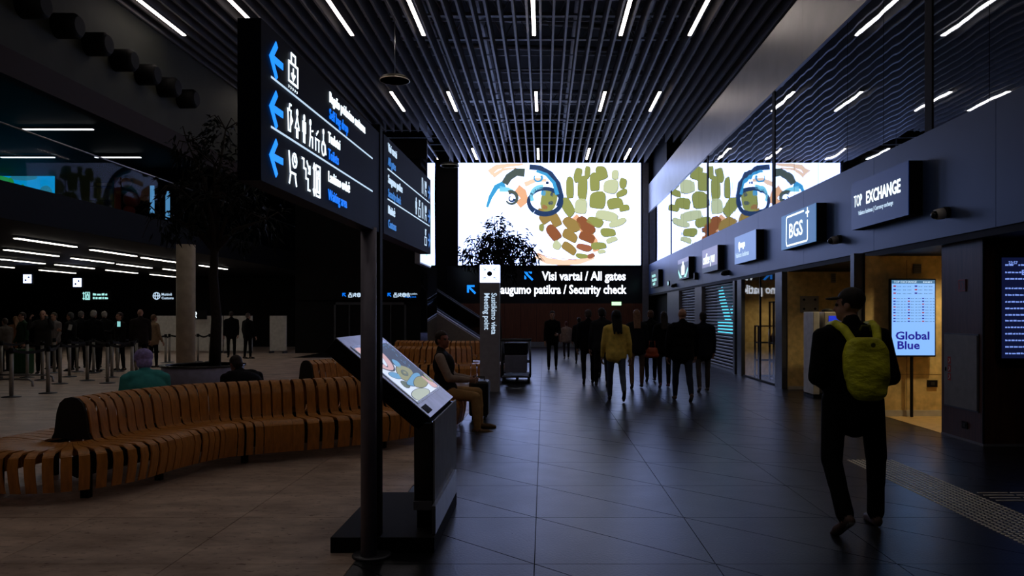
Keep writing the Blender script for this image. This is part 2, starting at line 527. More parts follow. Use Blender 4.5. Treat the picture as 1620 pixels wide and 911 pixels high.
for r in range(16):
    for c in range(6):
        for me in (tri_a, tri_b):
            o = bpy.data.objects.new('granite_tile', me); C.objects.link(o); o.parent = floor
            o.location = (-1.24 + c * T, Y0 + r * T, 0)
    for c in range(8):
        o = bpy.data.objects.new('stone_tile', sq_t); C.objects.link(o); o.parent = floor
        o.location = (-1.24 - (c + 1) * T, Y0 + r * T, 0)
# the rest of the paving, too far or too far aside to pick the pieces apart
bm = bmesh.new(); bm2 = bmesh.new()
for r in range(-6, 34):
    for c in range(-24, 9):
        x, y = -1.24 + c * T, Y0 + r * T
        if 0 <= r < 16 and -8 <= c < 6: continue
        if y > 42: continue
        b = bm if c >= 0 or (r >= 22 and c > -8) else bm2
        poly(b, [(x + g, y + g), (x + T - g, y + g), (x + T - g, y + T - g), (x + g, y + T - g)], 0.022, -0.022)
tag(obj('granite_paving', bm, 'dark_granite', floor), kind='stuff')
tag(obj('stone_paving', bm2, 'travertine', floor), kind='stuff')

# ceiling: deck, blades, pipes above the blades
ceil = sbox('ceiling', (-10.6, 7.6, -5, 40.2, 11.6, 11.8), 'deck')
k = 0
x = 0.26 - 0.345 * 31
while x < 7.4:
    yend = 39.9 if -4.9 < x < 5.1 else 35.2 if x >= 5.1 else 33.2
    bx('blade', (x - 0.03, x + 0.03, -4, yend, ZC, ZC + 0.45), 'blade', ceil)
    x += 0.345
for i in range(24):
    y = 6 + i * 1.45
    bx('cross_rail', (-10.4, 7.4, y - 0.02, y + 0.02, ZC + 0.47, ZC + 0.5), 'pipe', ceil)
for xx in (-5.6, -3.4, -1.9, 1.0, 3.0, 4.6):
    bm = bmesh.new()
    box(bm, xx - 0.1, xx + 0.1, 0, 39.5, 10.25, 10.28); box(bm, xx - 0.015, xx + 0.015, 0, 39.5, 10.28, 10.6); box(bm, xx - 0.1, xx + 0.1, 0, 39.5, 10.6, 10.63)
    obj('beam', bm, 'pipe', ceil)
for yy in (22.2, 24.1, 31.0, 34.0):
    bm = bmesh.new()
    box(bm, -10.2, 7.2, yy - 0.08, yy + 0.08, 10.0, 10.06); box(bm, -10.2, 7.2, yy - 0.08, yy + 0.08, 10.75, 10.82)
    for q in range(22):
        xx = -10 + q * 0.8
        tube(bm, [(xx, yy, 10.05), (xx + 0.4, yy, 10.76), (xx + 0.8, yy, 10.05)], 0.03, 6)
    obj('truss', bm, 'pipe', ceil)
for q, (ya, yb) in enumerate(((23.2, 26.5), (26.8, 28.0), (29.5, 30.6), (32.5, 33.1))):
    bm = bmesh.new(); tube(bm, [(-9, ya, 10.9), (7, yb, 10.9)], 0.09, 10)
    obj('duct', bm, 'pipe', ceil)

# back wall
wb = sbox('wall_back', (-12, 7.6, YB + 0.1, YB + 0.4, 0, 11.6), 'black')
n = 12
for i in range(n):
    xa = -4.4 + i * (9.7 / n)
    bx('wood_panel', (xa + 0.006, xa + 9.7 / n - 0.006, YB, YB + 0.1, 0.25, 2.2), 'red_wood', wb)
bx('plinth', (-4.4, 5.3, YB - 0.02, YB + 0.1, 0, 0.25), 'satin_grey', wb)
bx('corner_post', (5.0, 5.3, YB - 0.15, YB + 0.1, 0, ZC), 'satin_grey', wb)
bx('header', (-4.9, 5.3, YB + 0.02, YB + 0.1, 2.2, 4.1), 'black_gloss', wb)

# right facade: pier bays, fascia, tinted mirror glazing, pale band, upper dark wall
wr = sbox('wall_right', (7.6, 7.9, -5, 40.4, 0, 11.6), 'black')
for i in range(12):
    ya, yb2 = -1.0 + i * 3.42, -1.0 + (i + 1) * 3.42
    if yb2 > YB: yb2 = YB
    if ya < YB: bx('fascia_panel', (XW, XW + 0.3, ya + 0.004, yb2 - 0.004, 2.65, 4.15), 'fascia', wr)
bx('soffit', (XW + 0.02, 7.6, -1, YB, 2.56, 2.65), 'black', wr)
bx('upper_backing', (XW + 0.1, XW + 0.3, -1, YB, 4.15, 6.76), 'black', wr)
for i in range(7):
    ya = -3.8 + 7.35 * i
    for s in range(5):
        pa, pb = ya + s * 1.47, ya + (s + 1) * 1.47
        if pb < -1 or pa > YB: continue
        bx('mirror_pane', (XW + 0.02, XW + 0.06, pa + 0.008, min(pb, YB) - 0.008, 4.15, 6.76), 'mirror', wr)
    if -1 < ya < YB:
        bx('mullion', (XW + 0.005, XW + 0.1, ya - 0.1, ya + 0.1, 4.15, 6.76), 'black', wr)
for i in range(12):
    ya, yb2 = -1.0 + i * 3.42, min(-1.0 + (i + 1) * 3.42, YB)
    if ya < YB: bx('band_panel', (XW - 0.02, XW + 0.2, ya + 0.003, yb2 - 0.003, 6.76, 8.17), 'band', wr)
bx('bulkhead', (XW + 0.2, 7.6, 35.3, YB, 8.0, 11.6), 'black', wr)

# left: jet-nozzle bulkhead, mezzanine slab, back of the hall, lift-hall wall
XL = -10.5
wl = sbox('wall_left', (-34.2, -34, -5, 46, 0, 11.6), 'black')
bx('bulkhead', (XL - 0.2, XL, -4, 38, 6.84, 11.6), 'bulkhead', wl)
bx('bulkhead_strip', (XL - 0.25, XL + 0.03, -4, 38, 6.3, 6.84), 'red_soffit', wl)
bx('mezzanine_ceiling', (-34, XL - 0.2, -4, 40, 6.75, 6.95), 'black', wl)
bx('mezzanine_floor', (-34, XL, -4, 40, 3.5, 4.23), 'navy', wl)
sbox('wall_rear_hall', (-34, XL, 40.2, 40.4, 0, 11.6), 'black')
sbox('wall_behind_camera', (-34, 8, -5.2, -5, 0, 11.6), 'black')
wh = sbox('wall_lift_hall', (XL, -5.2, 33.4, 33.6, 0, 9.0), 'black')
bx('mirror_side', (-5.2, -4.9, 33.35, 36.3, 0, 8.95), 'mirror', wh)
bx('header', (-6.4, -4.9, 33.2, 33.36, 8.2, 9.0), 'black', wh)
for xx in (-6.45, -8.2):
    bm = bmesh.new()
    box(bm, xx - 0.65, xx - 0.57, 33.33, 33.4, 0, 2.15); box(bm, xx + 0.57, xx + 0.65, 33.33, 33.4, 0, 2.15); box(bm, xx - 0.65, xx + 0.65, 33.33, 33.4, 2.05, 2.15); box(bm, xx - 0.02, xx + 0.02, 33.33, 33.4, 0, 2.05)
    obj('lift_door_frame', bm, 'dark_steel', wh)

# ------------------------------------------------------------------ ceiling light strips
LIGHT_X = (-9.8, -7.6, -5.22, -3.27, -0.26, 2.1, 3.98)
def strip(name, dims, m, label, group, cat='light', housing='dark_steel'):
    x0, x1, y0, y1, z0, z1 = dims
    t = thing(name, label, cat, ((x0 + x1) / 2, (y0 + y1) / 2, z0), 0, group)
    bx('housing', ((x0 - x1) / 2 - 0.012, (x1 - x0) / 2 + 0.012, (y0 - y1) / 2 - 0.012, (y1 - y0) / 2 + 0.012, 0.02, z1 - z0), housing, t)
    bx('diffuser', ((x0 - x1) / 2, (x1 - x0) / 2, (y0 - y1) / 2, (y1 - y0) / 2, 0, 0.02), m, t)
    return t
rows = [(1.7, 'row above the direction sign'), (10.35, 'row just above the frame'), (19.0, 'row nearest the camera'), (27.0, 'middle row'), (36.2, 'row nearest the big screen')]
colname = ['first from the balcony side', 'second from the balcony side', 'third from the balcony side', 'fourth from the balcony side', 'third from the mirror side', 'second from the mirror side', 'first from the mirror side']
for ya, rn in rows:
    for i, xx in enumerate(LIGHT_X):
        if ya == 36.2 and xx < -6: continue
        strip('ceiling_light', (xx - 0.045, xx + 0.045, ya, ya + 2.55, ZC - 0.07, ZC - 0.001), 'strip_light',
              f'white ceiling strip light, {rn}, {colname[i]}', 'strip lights under the ceiling blades')
low = [(-12.5, 18.7), (-12.6, 22.0), (-12.7, 25.0), (-12.6, 29.0), (-15.0, 22.0), (-15.1, 25.3), (-15.2, 28.2), (-15.0, 31.2), (-17.7, 25.6), (-17.6, 28.5), (-17.7, 32.0), (-17.6, 35.4), (-20.4, 28), (-20.4, 32)]
ordn = ['nearest', 'second', 'third', 'farthest']
lane = {12: 'lane beside the atrium', 15: 'second lane from the atrium', 17: 'third lane from the atrium', 20: 'deepest lane'}
cnt = {}
for xx, ya in low:
    q = min(lane, key=lambda v: abs(v + xx + 0.3)); cnt[q] = cnt.get(q, -1) + 1
    strip('ceiling_light', (xx - 0.05, xx + 0.05, ya, ya + 2.4, 3.42, 3.5), 'strip_low', f'{ordn[cnt[q]]} strip light under the balcony, {lane[q]}', 'strip lights under the balcony')
for xa, xb, yy, lb in ((-14.2, -12.2, 21.4, 'strip light over the upper balcony, the one nearest us'), (-17.3, -15.6, 25.2, 'strip light over the blue wall picture upstairs'), (-14.3, -12.85, 25.2, 'strip light over the red decorations upstairs')):
    strip('ceiling_light', (xa, xb, yy - 0.04, yy + 0.04, 6.63, 6.7), 'strip_high', lb, 'strip lights over the balcony')

# pendant discs
def pendant(x, y, z, r, label):
    t = thing('pendant_lamp', label, 'lamp', (x, y, z), 0, 'dark pendant discs')
    bm = bmesh.new(); lathe(bm, [(0.001, 0.02), (r * 0.82, 0.02), (r, 0.0), (r, 0.05), (r * 0.85, 0.1), (r * 0.3, 0.16), (0.001, 0.17)])
    obj('shade', bm, 'pendant', t)
    bm = bmesh.new(); lathe(bm, [(r * 0.99, -0.005), (r * 1.02, -0.005), (r * 1.02, 0.02), (r * 0.99, 0.02), (r * 0.99, -0.005)])
    obj('rim', bm, 'stud', t)
    bm = bmesh.new(); tube(bm, [(0, 0, 0.16), (0, 0, ZC - z + 0.002)], 0.012, 6)
    obj('cable', bm, 'steel', t)
pendant(-3.88, 20.6, 7.72, 0.38, 'dark pendant disc hanging on a cable above the double direction sign')
pendant(-3.88, 32.7, 7.78, 0.38, 'dark pendant disc hanging just beside the upper corner of the big screen')

# jet nozzles on the bulkhead
for i in range(7):
    yy = 15.9 + i * 1.15
    bm = bmesh.new()
    tube(bm, [(XL, yy, 7.85), (XL + 0.42, yy, 7.85), (XL + 0.5, yy, 7.85)], [0.27, 0.27, 0.2], 18)
    tag(obj('air_nozzle', bm, 'black'), f'round dark air nozzle on the high bulkhead, {["first", "second", "third", "fourth", "fifth", "sixth", "last"][i]} counted from the frame edge', 'nozzle', 'air nozzles on the bulkhead')

# ------------------------------------------------------------------ big LED screen on the back wall
def SX(c): return (680 + c / 3.795 - 860) * 0.032
def SZ(c): return 1.62 + (498 - (240 + c / 3.795)) * 0.032
scr = thing('video_wall', 'huge bright LED wall showing pine cone watercolour above the far gates text', 'screen', (0.32, YB - 0.1, 4.13))
scr_o = (-0.32, -(YB - 0.1), -4.13)
def wch(o, root):   # keep world coordinates under a root that only has a location
    o.parent = root
    o.matrix_parent_inverse = Matrix.Translation(root.location).inverted()
    return o
wch(bx('display', (SX(172), SX(1265), YB - 0.12, YB + 0.1, SZ(682), SZ(70)), 'led_white'), scr)
fr = bmesh.new()
xa, xb, za, zb = SX(172), SX(1265), SZ(682), SZ(70)
for d in ((xa - .08, xa, za - .08, zb + .08), (xb, xb + .08, za - .08, zb + .08), (xa, xb, za - .08, za), (xa, xb, zb, zb + .08)):
    box(fr, d[0], d[1], YB - 0.14, YB + 0.1, d[2], d[3])
wch(obj('frame', fr, 'black'), scr)
rd = random.Random(3)
arts = {}
def blob(c, cx, cy, w, h, a=0, n=16, line=True, grow=1.12):
    pts = []
    if line: w *= grow; h *= grow
    a = math.radians(a)
    ph = rd.uniform(0, 6)
    for i in range(n):
        t = 2 * PI * i / n + .01
        e = 0.68
        x = math.copysign(abs(math.cos(t)) ** e, math.cos(t)) * w / 2 * (1 + 0.09 * math.sin(2 * t + ph))
        y = math.copysign(abs(math.sin(t)) ** e, math.sin(t)) * h / 2 * (1 + 0.09 * math.cos(3 * t + ph))
        X, Y = cx + x * math.cos(a) - y * math.sin(a), cy + x * math.sin(a) + y * math.cos(a)
        pts.append((X, Y))
    if line:
        arts.setdefault(('art_line', 0), []).append([(cx + (px - cx) * 1.03 + 1.5, cy + (py - cy) * 1.03 + 2) for px, py in pts])
    arts.setdefault((c, 1), []).append(pts)
def stroke(c, pts, w0, w1=None, lay=1):
    n = len(pts)
    w1 = w0 if w1 is None else w1
    L, R = [], []
    for i, (x, y) in enumerate(pts):
        ax, ay = pts[max(0, i - 1)]; bx_, by = pts[min(n - 1, i + 1)]
        dx, dy = bx_ - ax, by - ay; l = math.hypot(dx, dy) or 1
        w = w0 + (w1 - w0) * i / (n - 1)
        L.append((x - dy / l * w / 2, y + dx / l * w / 2)); R.append((x + dy / l * w / 2, y - dx / l * w / 2))
    for i in range(n - 1):
        arts.setdefault((c, lay), []).append([L[i], L[i + 1], R[i + 1], R[i]])
def arc(cx, cy, rx, ry, a0, a1, n=18):
    return [(cx + rx * math.cos(math.radians(a0 + (a1 - a0) * i / (n - 1))), cy + ry * math.sin(math.radians(a0 + (a1 - a0) * i / (n - 1)))) for i in range(n)]
# orange washes
stroke('art_peach', [(360, 130), (400, 96), (470, 84), (560, 78)], 40, 14, 0)
stroke('art_peach', [(380, 150), (440, 110), (520, 100)], 26, 8, 0)
stroke('art_orange', [(520, 225), (555, 250), (570, 290), (530, 322)], 60, 50, 0)
stroke('art_peach', [(640, 620), (700, 655), (800, 668), (900, 660), (985, 630)], 40, 30, 0)
stroke('art_rust', [(600, 590), (650, 615), (690, 660)], 4, 3)
stroke('art_rust', [(650, 615), (740, 640), (880, 650)], 4, 3)
stroke('art_orange', [(860, 395), (930, 470), (985, 540), (1000, 600)], 60, 40, 0)
stroke('art_peach', [(570, 200), (640, 170), (700, 175)], 30, 20, 0)
# blue scroll work
stroke('art_blue', [(345, 335), (365, 275), (400, 215), (450, 195)], 14, 40)
stroke('art_moss', [(450, 195), (475, 155), (520, 125), (570, 130)], 42, 50, 2)
stroke('art_sky', [(420, 225), (470, 230), (500, 240)], 34, 16)
stroke('art_moss', arc(490, 280, 34, 36, -120, 150, 14), 26, 10, 2)
stroke('art_navy', arc(492, 285, 16, 16, 0, 250, 8), 14, 6, 2)
stroke('art_navy', [(598, 95), (660, 100), (725, 135), (770, 195), (790, 270), (770, 330)], 32, 28, 2)
stroke('art_blue', [(640, 118), (700, 140), (745, 190), (765, 260)], 16, 24, 3)
stroke('art_navy', arc(692, 300, 96, 76, -160, 130, 34), 20, 32, 2)
stroke('art_navy', arc(692, 300, 98, 76, 130, 202, 12), 32, 18, 2)
stroke('art_sky', arc(670, 270, 60, 56, 150, 280, 14), 20, 28, 2)
stroke('art_blue', arc(650, 160, 24, 22, -40, 220, 10), 14, 6, 2)
blob('art_olive', 715, 290, 90, 150, 15, 14, False)
blob('art_navy', 738, 255, 26, 36, 20, 10, False); blob('art_navy', 726, 310, 28, 24, 0, 10, False); blob('art_blue', 682, 250, 30, 34, 0, 10, False)
blob('art_navy', 705, 190, 20, 18, 0, 8, False); blob('art_rust', 690, 335, 34, 26, 20, 10, False); blob('art_tan', 668, 355, 40, 24, 20, 10, False)
for a in (('art_olive', 840, 220, 45, 115, 0), ('art_olive', 887, 140, 38, 80, 15), ('art_olive', 945, 125, 28, 70, 5), ('art_olive', 1030, 130, 62, 75, -10), ('art_olive', 915, 220, 52, 135, 0),
          ('art_olive', 988, 185, 58, 98, 0), ('art_pale', 1085, 210, 78, 75, 0), ('art_pale', 1110, 140, 40, 50, 0), ('art_olive', 1158, 190, 38, 56, 10), ('art_olive', 1005, 293, 92, 92, 0), ('art_olive', 1110, 312, 92, 58, -10),
          ('art_olive', 1150, 250, 64, 34, -25), ('art_olive', 1165, 340, 60, 34, -12), ('art_pale', 905, 330, 70, 80, 0), ('art_olive', 825, 330, 56, 110, -25), ('art_pale', 1060, 387, 130, 52, 12), ('art_olive', 990, 422, 90, 50, 20),
          ('art_pale', 1125, 427, 90, 36, -20), ('art_olive', 1068, 485, 80, 46, 0), ('art_pale', 1090, 530, 66, 28, -20), ('art_tan', 850, 437, 98, 62, 38), ('art_tan', 752, 410, 56, 80, -30), ('art_tan', 690, 402, 58, 56, -30),
          ('art_brown', 742, 488, 62, 92, -40), ('art_tan', 840, 505, 92, 52, 32), ('art_brown', 935, 443, 110, 62, 48), ('art_brown', 942, 515, 96, 48, 22), ('art_rust', 925, 575, 80, 36, 14), ('art_olive', 1012, 566, 86, 38, -5),
          ('art_tan', 835, 580, 92, 46, 36), ('art_pale', 762, 562, 44, 44, 40), ('art_olive', 912, 626, 64, 26, 5), ('art_rust', 966, 626, 38, 26, -20), ('art_pale', 1030, 600, 44, 20, -10), ('art_olive', 670, 455, 26, 40, 0)):
    blob(*a)
names = {}
lays = {}
for (c, lay), ps in arts.items():
    lays.setdefault(lay, []).append((c, ps))
for lay, items in lays.items():
    bm = bmesh.new()
    mats = []
    for c, ps in items:
        if c not in mats: mats.append(c)
        for p in ps:
            v = [bm.verts.new((SX(x), YB - 0.125 - 0.012 * lay, SZ(y))) for x, y in p]
            f = bm.faces.new(v)
            f.material_index = mats.index(c)
    me = bpy.data.meshes.new('picture'); bm.to_mesh(me); bm.free()
    for c in mats: me.materials.append(M[c])
    o = bpy.data.objects.new('picture', me); C.objects.link(o)
    wch(o, scr)

# lettering under the screen
gs = thing('gate_sign', 'white illuminated gates and security lettering on black band under the screen', 'sign', (0, YB, 2.6))
wch(bx('backing', (-4.4, 5.0, YB - 0.02, YB + 0.02, 2.42, 4.02), 'black_gloss'), gs)
t = lettering('Visi vartai / All gates', 0.62, (4.16, YB - 0.03, 3.38), FACE_CAM, 'text_band', None, 0.022, 0.83, 'RIGHT'); wch(t, gs)
t = lettering('Saugumo patikra / Security check', 0.62, (4.16, YB - 0.03, 2.7), FACE_CAM, 'text_band', None, 0.022, 0.79, 'RIGHT'); wch(t, gs)
for xx, zz in ((-0.95, 3.36), (-3.85, 2.68)):
    wch(icon('up_left', 0.42, 0.42, 0.1, (xx, YB - 0.03, zz), FACE_CAM, 'arrow_blue', None), gs)
ex = thing('exit_sign', 'small green lit exit sign on the far brown wall', 'sign', (3.68, YB - 0.1, 2.1))
bx('face', (-0.24, 0.24, -0.03, 0.02, 0, 0.18), 'exit_green', ex); bx('case', (-0.27, 0.27, 0.02, 0.1, -0.03, 0.21), 'black', ex)

# side-facing advertising screen beside the lift hall
sd = thing('advert_screen', 'bright side-facing video panel beside the lift hall mirror', 'screen', (-4.75, 31.9, 3.6))
bx('case', (-0.2, 0, -1.55, 1.4, 0, 2.65), 'satin_grey', sd)
bx('display', (0, 0.02, -1.5, 1.35, 0.05, 2.6), 'ad_white', sd)
bm = bmesh.new()
for p in ([(0.3, 0.9), (1.2, 1.7), (2.2, 1.9), (2.4, 1.6), (1.3, 1.2)], [(1.0, 0.5), (2.2, 1.1), (2.7, 0.9), (1.6, 0.4)]): poly(bm, p, 0.004)
printed('picture', bm, (-4.75 + 0.021, 30.4, 3.6), FACE_RIGHT, 'art_sky', None).parent = sd
sd.children[-1].matrix_parent_inverse = Matrix.Translation(sd.location).inverted()
bx('bracket', (-0.45, -0.2, -0.1, 0.1, 1.2, 1.4), 'dark_steel', sd)

# ------------------------------------------------------------------ the double direction sign
P0, P1 = Vector((-1.18, 3.30, 0)), Vector((-1.12, 5.40, 0))
dv = (P1 - P0).normalized()
nv = Vector((dv.y, -dv.x, 0))
FS = (tuple(dv), (0, 0, 1))
ds = thing('direction_sign', 'tall blue and white bag drop, toilets and waiting area sign on a steel post', 'sign', (-1.155, 5.3, 0))
def S(Y, z, out=0.004):   # a point on the sign face at depth Y
    p = P0 + dv * ((Y - P0.y) / dv.y) + nv * out
    return (p.x, p.y, z)
def panel(name, y0, y1, z0, z1, th, m):
    a, b = P0 + dv * ((y0 - P0.y) / dv.y), P0 + dv * ((y1 - P0.y) / dv.y)
    bm = bmesh.new()
    vsx = [bm.verts.new(p) for p in ((a.x, a.y, z0), (b.x, b.y, z0), (b.x - nv.x * th, b.y - nv.y * th, z0), (a.x - nv.x * th, a.y - nv.y * th, z0),
                                     (a.x, a.y, z1), (b.x, b.y, z1), (b.x - nv.x * th, b.y - nv.y * th, z1), (a.x - nv.x * th, a.y - nv.y * th, z1))]
    for f in ((3, 2, 1, 0), (4, 5, 6, 7), (0, 1, 5, 4), (1, 2, 6, 5), (2, 3, 7, 6), (3, 0, 4, 7)): bm.faces.new([vsx[i] for i in f])
    return wch(obj(name, bm, m), ds)
panel('panel', 3.30, 5.38, 2.182, 2.86, 0.1, 'sign_face')
panel('panel', 5.52, 7.43, 2.19, 2.885, 0.1, 'sign_face')
bm = bmesh.new(); tube(bm, [(-1.165, 5.26, 0.02), (-1.165, 5.26, 2.2)], 0.052, 20)
wch(obj('post', bm, 'post_grey'), ds)
bm = bmesh.new(); box(bm, -1.2, -1.115, 5.39, 5.47, 0.02, 2.92)
wch(obj('post', bm, 'black'), ds)
bm = bmesh.new(); lathe(bm, [(0.001, 0), (0.13, 0), (0.13, 0.012), (0.12, 0.02), (0.001, 0.02)], -1.155, 5.31)
wch(obj('base_plate', bm, 'dark_steel'), ds)
def W(o): return wch(o, ds)
for z in (2.64, 2.425):
    bm = bmesh.new(); poly(bm, [(0, 0), (1.78, 0), (1.78, 0.009), (0, 0.009)], 0.002)
    W(printed('rule', bm, S(3.40, z), FS, 'text_soft', None))
for z in (2.73, 2.515, 2.305): W(icon('left', 0.15, 0.15, 0.03, S(3.39, z - 0.075), FS, 'arrow_blue', None))
def T1(s, y, z, m, b=0.008): W(lettering(s, 0.08, S(y, z), FS, m, None, b, 0.86))
T1('Bagažo pridavimo savitarna', 4.24, 2.765, 'text_white'); T1('Self bag drop', 4.24, 2.675, 'text_blue')
T1('Tualetai', 4.22, 2.545, 'text_white'); T1('Toilets', 4.22, 2.455, 'text_blue')
T1('Laukimo erdvė', 4.22, 2.335, 'text_white'); T1('Waiting area', 4.22, 2.238, 'text_blue')
W(icon('bag', 0.15, 0.17, 0.010, S(3.6, 2.66), FS, 'text_white', None))
for i, k in enumerate(('cup', 'woman', 'man', 'baby', 'table', 'wheelchair')):
    W(icon(k, 0.085 if k != 'wheelchair' else 0.1, 0.135, 0.0085, S(3.585 + i * 0.1, 2.452), FS, 'text_white', None))
for i, (k, w) in enumerate((('seat', 0.14), ('stairs', 0.14), ('lift', 0.12))):
    W(icon(k, w, 0.16, 0.010, S(3.6 + i * 0.18, 2.222), FS, 'text_white', None))
# far panel
for z in (2.655, 2.44):
    bm = bmesh.new(); poly(bm, [(0, 0), (1.72, 0), (1.72, 0.009), (0, 0.009)], 0.002)
    W(printed('rule', bm, S(5.62, z), FS, 'text_soft', None))
def T2(s, z, m, h=0.085): W(lettering(s, h, S(5.64, z), FS, m, None, 0.006, 0.86))
T2('Visi vartai', 2.79, 'text_soft'); T2('All gates', 2.69, 'text_blue_soft')
T2('Saugumo patikra', 2.565, 'text_soft'); T2('Security check', 2.465, 'text_blue_soft')
T2('Muitinė', 2.345, 'text_soft'); T2('Customs', 2.245, 'text_blue_soft')
for z, ks in ((2.69, ('knife', 'seat')), (2.47, ('man', 'officer', 'knife', 'seat')), (2.25, ('officer',))):
    W(icon('right', 0.12, 0.12, 0.02, S(7.24, z), FS, 'text_blue_soft', None))
    for i, k in enumerate(reversed(ks)):
        W(icon(k, 0.11, 0.14, 0.010, S(7.08 - i * 0.15, z), FS, 'text_soft', None))

# ------------------------------------------------------------------ slanted touch-screen kiosk
ks = thing('info_kiosk', 'slanted information touch screen on a slim dark pedestal beside the sign post', 'kiosk', (-0.9, 6.2, 0))
def K(o): return wch(o, ks)
K(bx('base', (-1.45, -0.743, 5.37, 6.75, 0, 0.107), 'black', None, 0.004))
K(bx('body', (-0.92, -0.784, 5.6, 7.0, 0.3, 0.86), 'black_gloss', None, 0.01))
K(bx('lower_body', (-0.90, -0.80, 5.62, 6.98, 0.105, 0.24), 'black'))
K(bx('front_panel', (-0.784, -0.772, 5.6, 7.0, 0.24, 0.87), 'cabinet_grey'))
K(bx('kick_plate', (-0.771, -0.745, 5.45, 6.75, 0.107, 0.3), 'steel'))
K(bx('trim_block', (-0.92, -0.79, 5.585, 5.61, 0.24, 0.3), 'satin_grey'))
a, b = Vector((-0.802, 0, 0.894)), Vector((-1.47, 0, 1.458))
dd = (b - a).normalized(); nn = Vector((-dd.z, 0, dd.x)) * -1
if nn.z < 0: nn = -nn
def kslab(name, u0, u1, y0, y1, t0, t1, m, bev=0):
    bm = bmesh.new()
    vsx = []
    for t in (t0, t1):
        for u, y in ((u0, y0), (u1, y0), (u1, y1), (u0, y1)):
            p = a + dd * u + nn * t
            vsx.append(bm.verts.new((p.x, y, p.z)))
    for f in ((3, 2, 1, 0), (4, 5, 6, 7), (0, 1, 5, 4), (1, 2, 6, 5), (2, 3, 7, 6), (3, 0, 4, 7)): bm.faces.new([vsx[i] for i in f])
    return K(obj(name, bm, m, None, bev))
LEN = (b - a).length
kslab('console', 0, LEN, 5.6, 7.0, -0.13, -0.006, 'black', 0.008)
kslab('bezel', 0, LEN, 5.6, 7.0, -0.006, 0.0, 'bezel')
kslab('glass', 0.13, LEN - 0.1, 5.68, 6.93, 0.0, 0.003, 'black_gloss')
kslab('reader', 0.03, 0.1, 5.66, 5.86, 0.0, 0.004, 'navy')
FK = ((0, 1, 0), tuple(dd))
u0, u1 = 0.15, LEN - 0.13
def kp(name, pts, m, lay):
    bm = bmesh.new()
    poly(bm, [(0.03 + p[0] * 1.19, u0 + p[1] * (u1 - u0)) for p in pts], 0.0003)
    p0 = a + nn * (0.0035 + 0.0004 * lay)
    return K(printed(name, bm, (p0.x, 5.68, p0.z), FK, m, None))
kp('display', [(0, 0), (1, 0), (1, 1), (0, 1)], 'kiosk_white', 0)
def art_piece(m, lay, pts):
    cx = sum(p[0] for p in pts) / len(pts); cy = sum(p[1] for p in pts) / len(pts)
    q = []
    n = len(pts)
    for i in range(n):                      # rounded corners
        a, b_, c = pts[i - 1], pts[i], pts[(i + 1) % n]
        for t in (0.0, 0.33, 0.67):
            m1 = ((a[0] + b_[0]) / 2, (a[1] + b_[1]) / 2); m2 = ((b_[0] + c[0]) / 2, (b_[1] + c[1]) / 2)
            q.append(tuple((1 - t) ** 2 * m1[k] + 2 * t * (1 - t) * b_[k] + t * t * m2[k] for k in (0, 1)))
    kp('picture', [(min(1, max(0, cx + (x - cx) * 1.07)), min(1, max(0, cy + (y - cy) * 1.09))) for x, y in q], 'kiosk_dark', lay)
    kp('picture', [(min(1, max(0, x)), min(1, max(0, y))) for x, y in q], m, lay + 1)
art_piece('kiosk_dark', 1, [(.5, 1.1), (1.1, 1.1), (1.15, .1), (.8, .16), (.62, .36), (.48, .6), (.42, .8)])
art_piece('kiosk_pink', 3, [(-.05, .8), (.12, .58), (.32, .5), (.52, .7), (.56, 1.05), (.2, 1.1), (-.05, 1.0)])
art_piece('kiosk_white', 5, [(.2, .6), (.3, .62), (.42, .82), (.46, 1), (.38, 1), (.32, .82)])
art_piece('kiosk_grey', 5, [(.04, .74), (.2, .64), (.3, .72), (.22, .82), (.1, .84)])
art_piece('kiosk_grey', 5, [(.3, .9), (.36, 1.05), (.12, 1.05), (.16, .92)])
art_piece('kiosk_blue', 5, [(.08, .52), (.26, .5), (.32, .4), (.2, .36), (.06, .44)])
art_piece('kiosk_blue', 5, [(.45, .54), (.6, .52), (.68, .64), (.55, .72)])
art_piece('kiosk_olive', 5, [(.22, .38), (.35, .26), (.62, .32), (.8, .44), (.6, .58), (.38, .54)])
art_piece('kiosk_moss', 7, [(.36, .42), (.48, .35), (.6, .43), (.5, .5)])
art_piece('kiosk_olive', 9, [(.43, .43), (.49, .39), (.54, .43), (.49, .46)])
art_piece('kiosk_blue', 7, [(.2, .28), (.45, .32), (.7, .37), (.9, .34), (.75, .25), (.5, .21), (.38, .18), (.26, .22)])
art_piece('kiosk_olive', 9, [(.32, .18), (.52, .1), (.82, .13), (.88, .25), (.7, .3), (.45, .26)])
art_piece('kiosk_pink', 9, [(.78, .03), (.97, .0), (.98, .1), (.88, .15), (.88, .28), (.8, .27), (.8, .13)])
art_piece('kiosk_olive', 9, [(.9, .1), (1.04, .12), (1.04, .3), (.9, .28)])
art_piece('kiosk_pale', 3, [(.0, .1), (.06, -.03), (.42, -.03), (.64, .04), (.45, .13), (.18, .15)])
art_piece('kiosk_moss', 3, [(.08, .22), (.24, .2), (.3, .3), (.14, .36)])
rdm = random.Random(2)
for i in range(22):
    x, y = rdm.uniform(.66, .95), rdm.uniform(.4, .95)
    kp('picture', [(x, y), (x + .025, y + .012), (x + .018, y + .035)], 'kiosk_blue', 3)

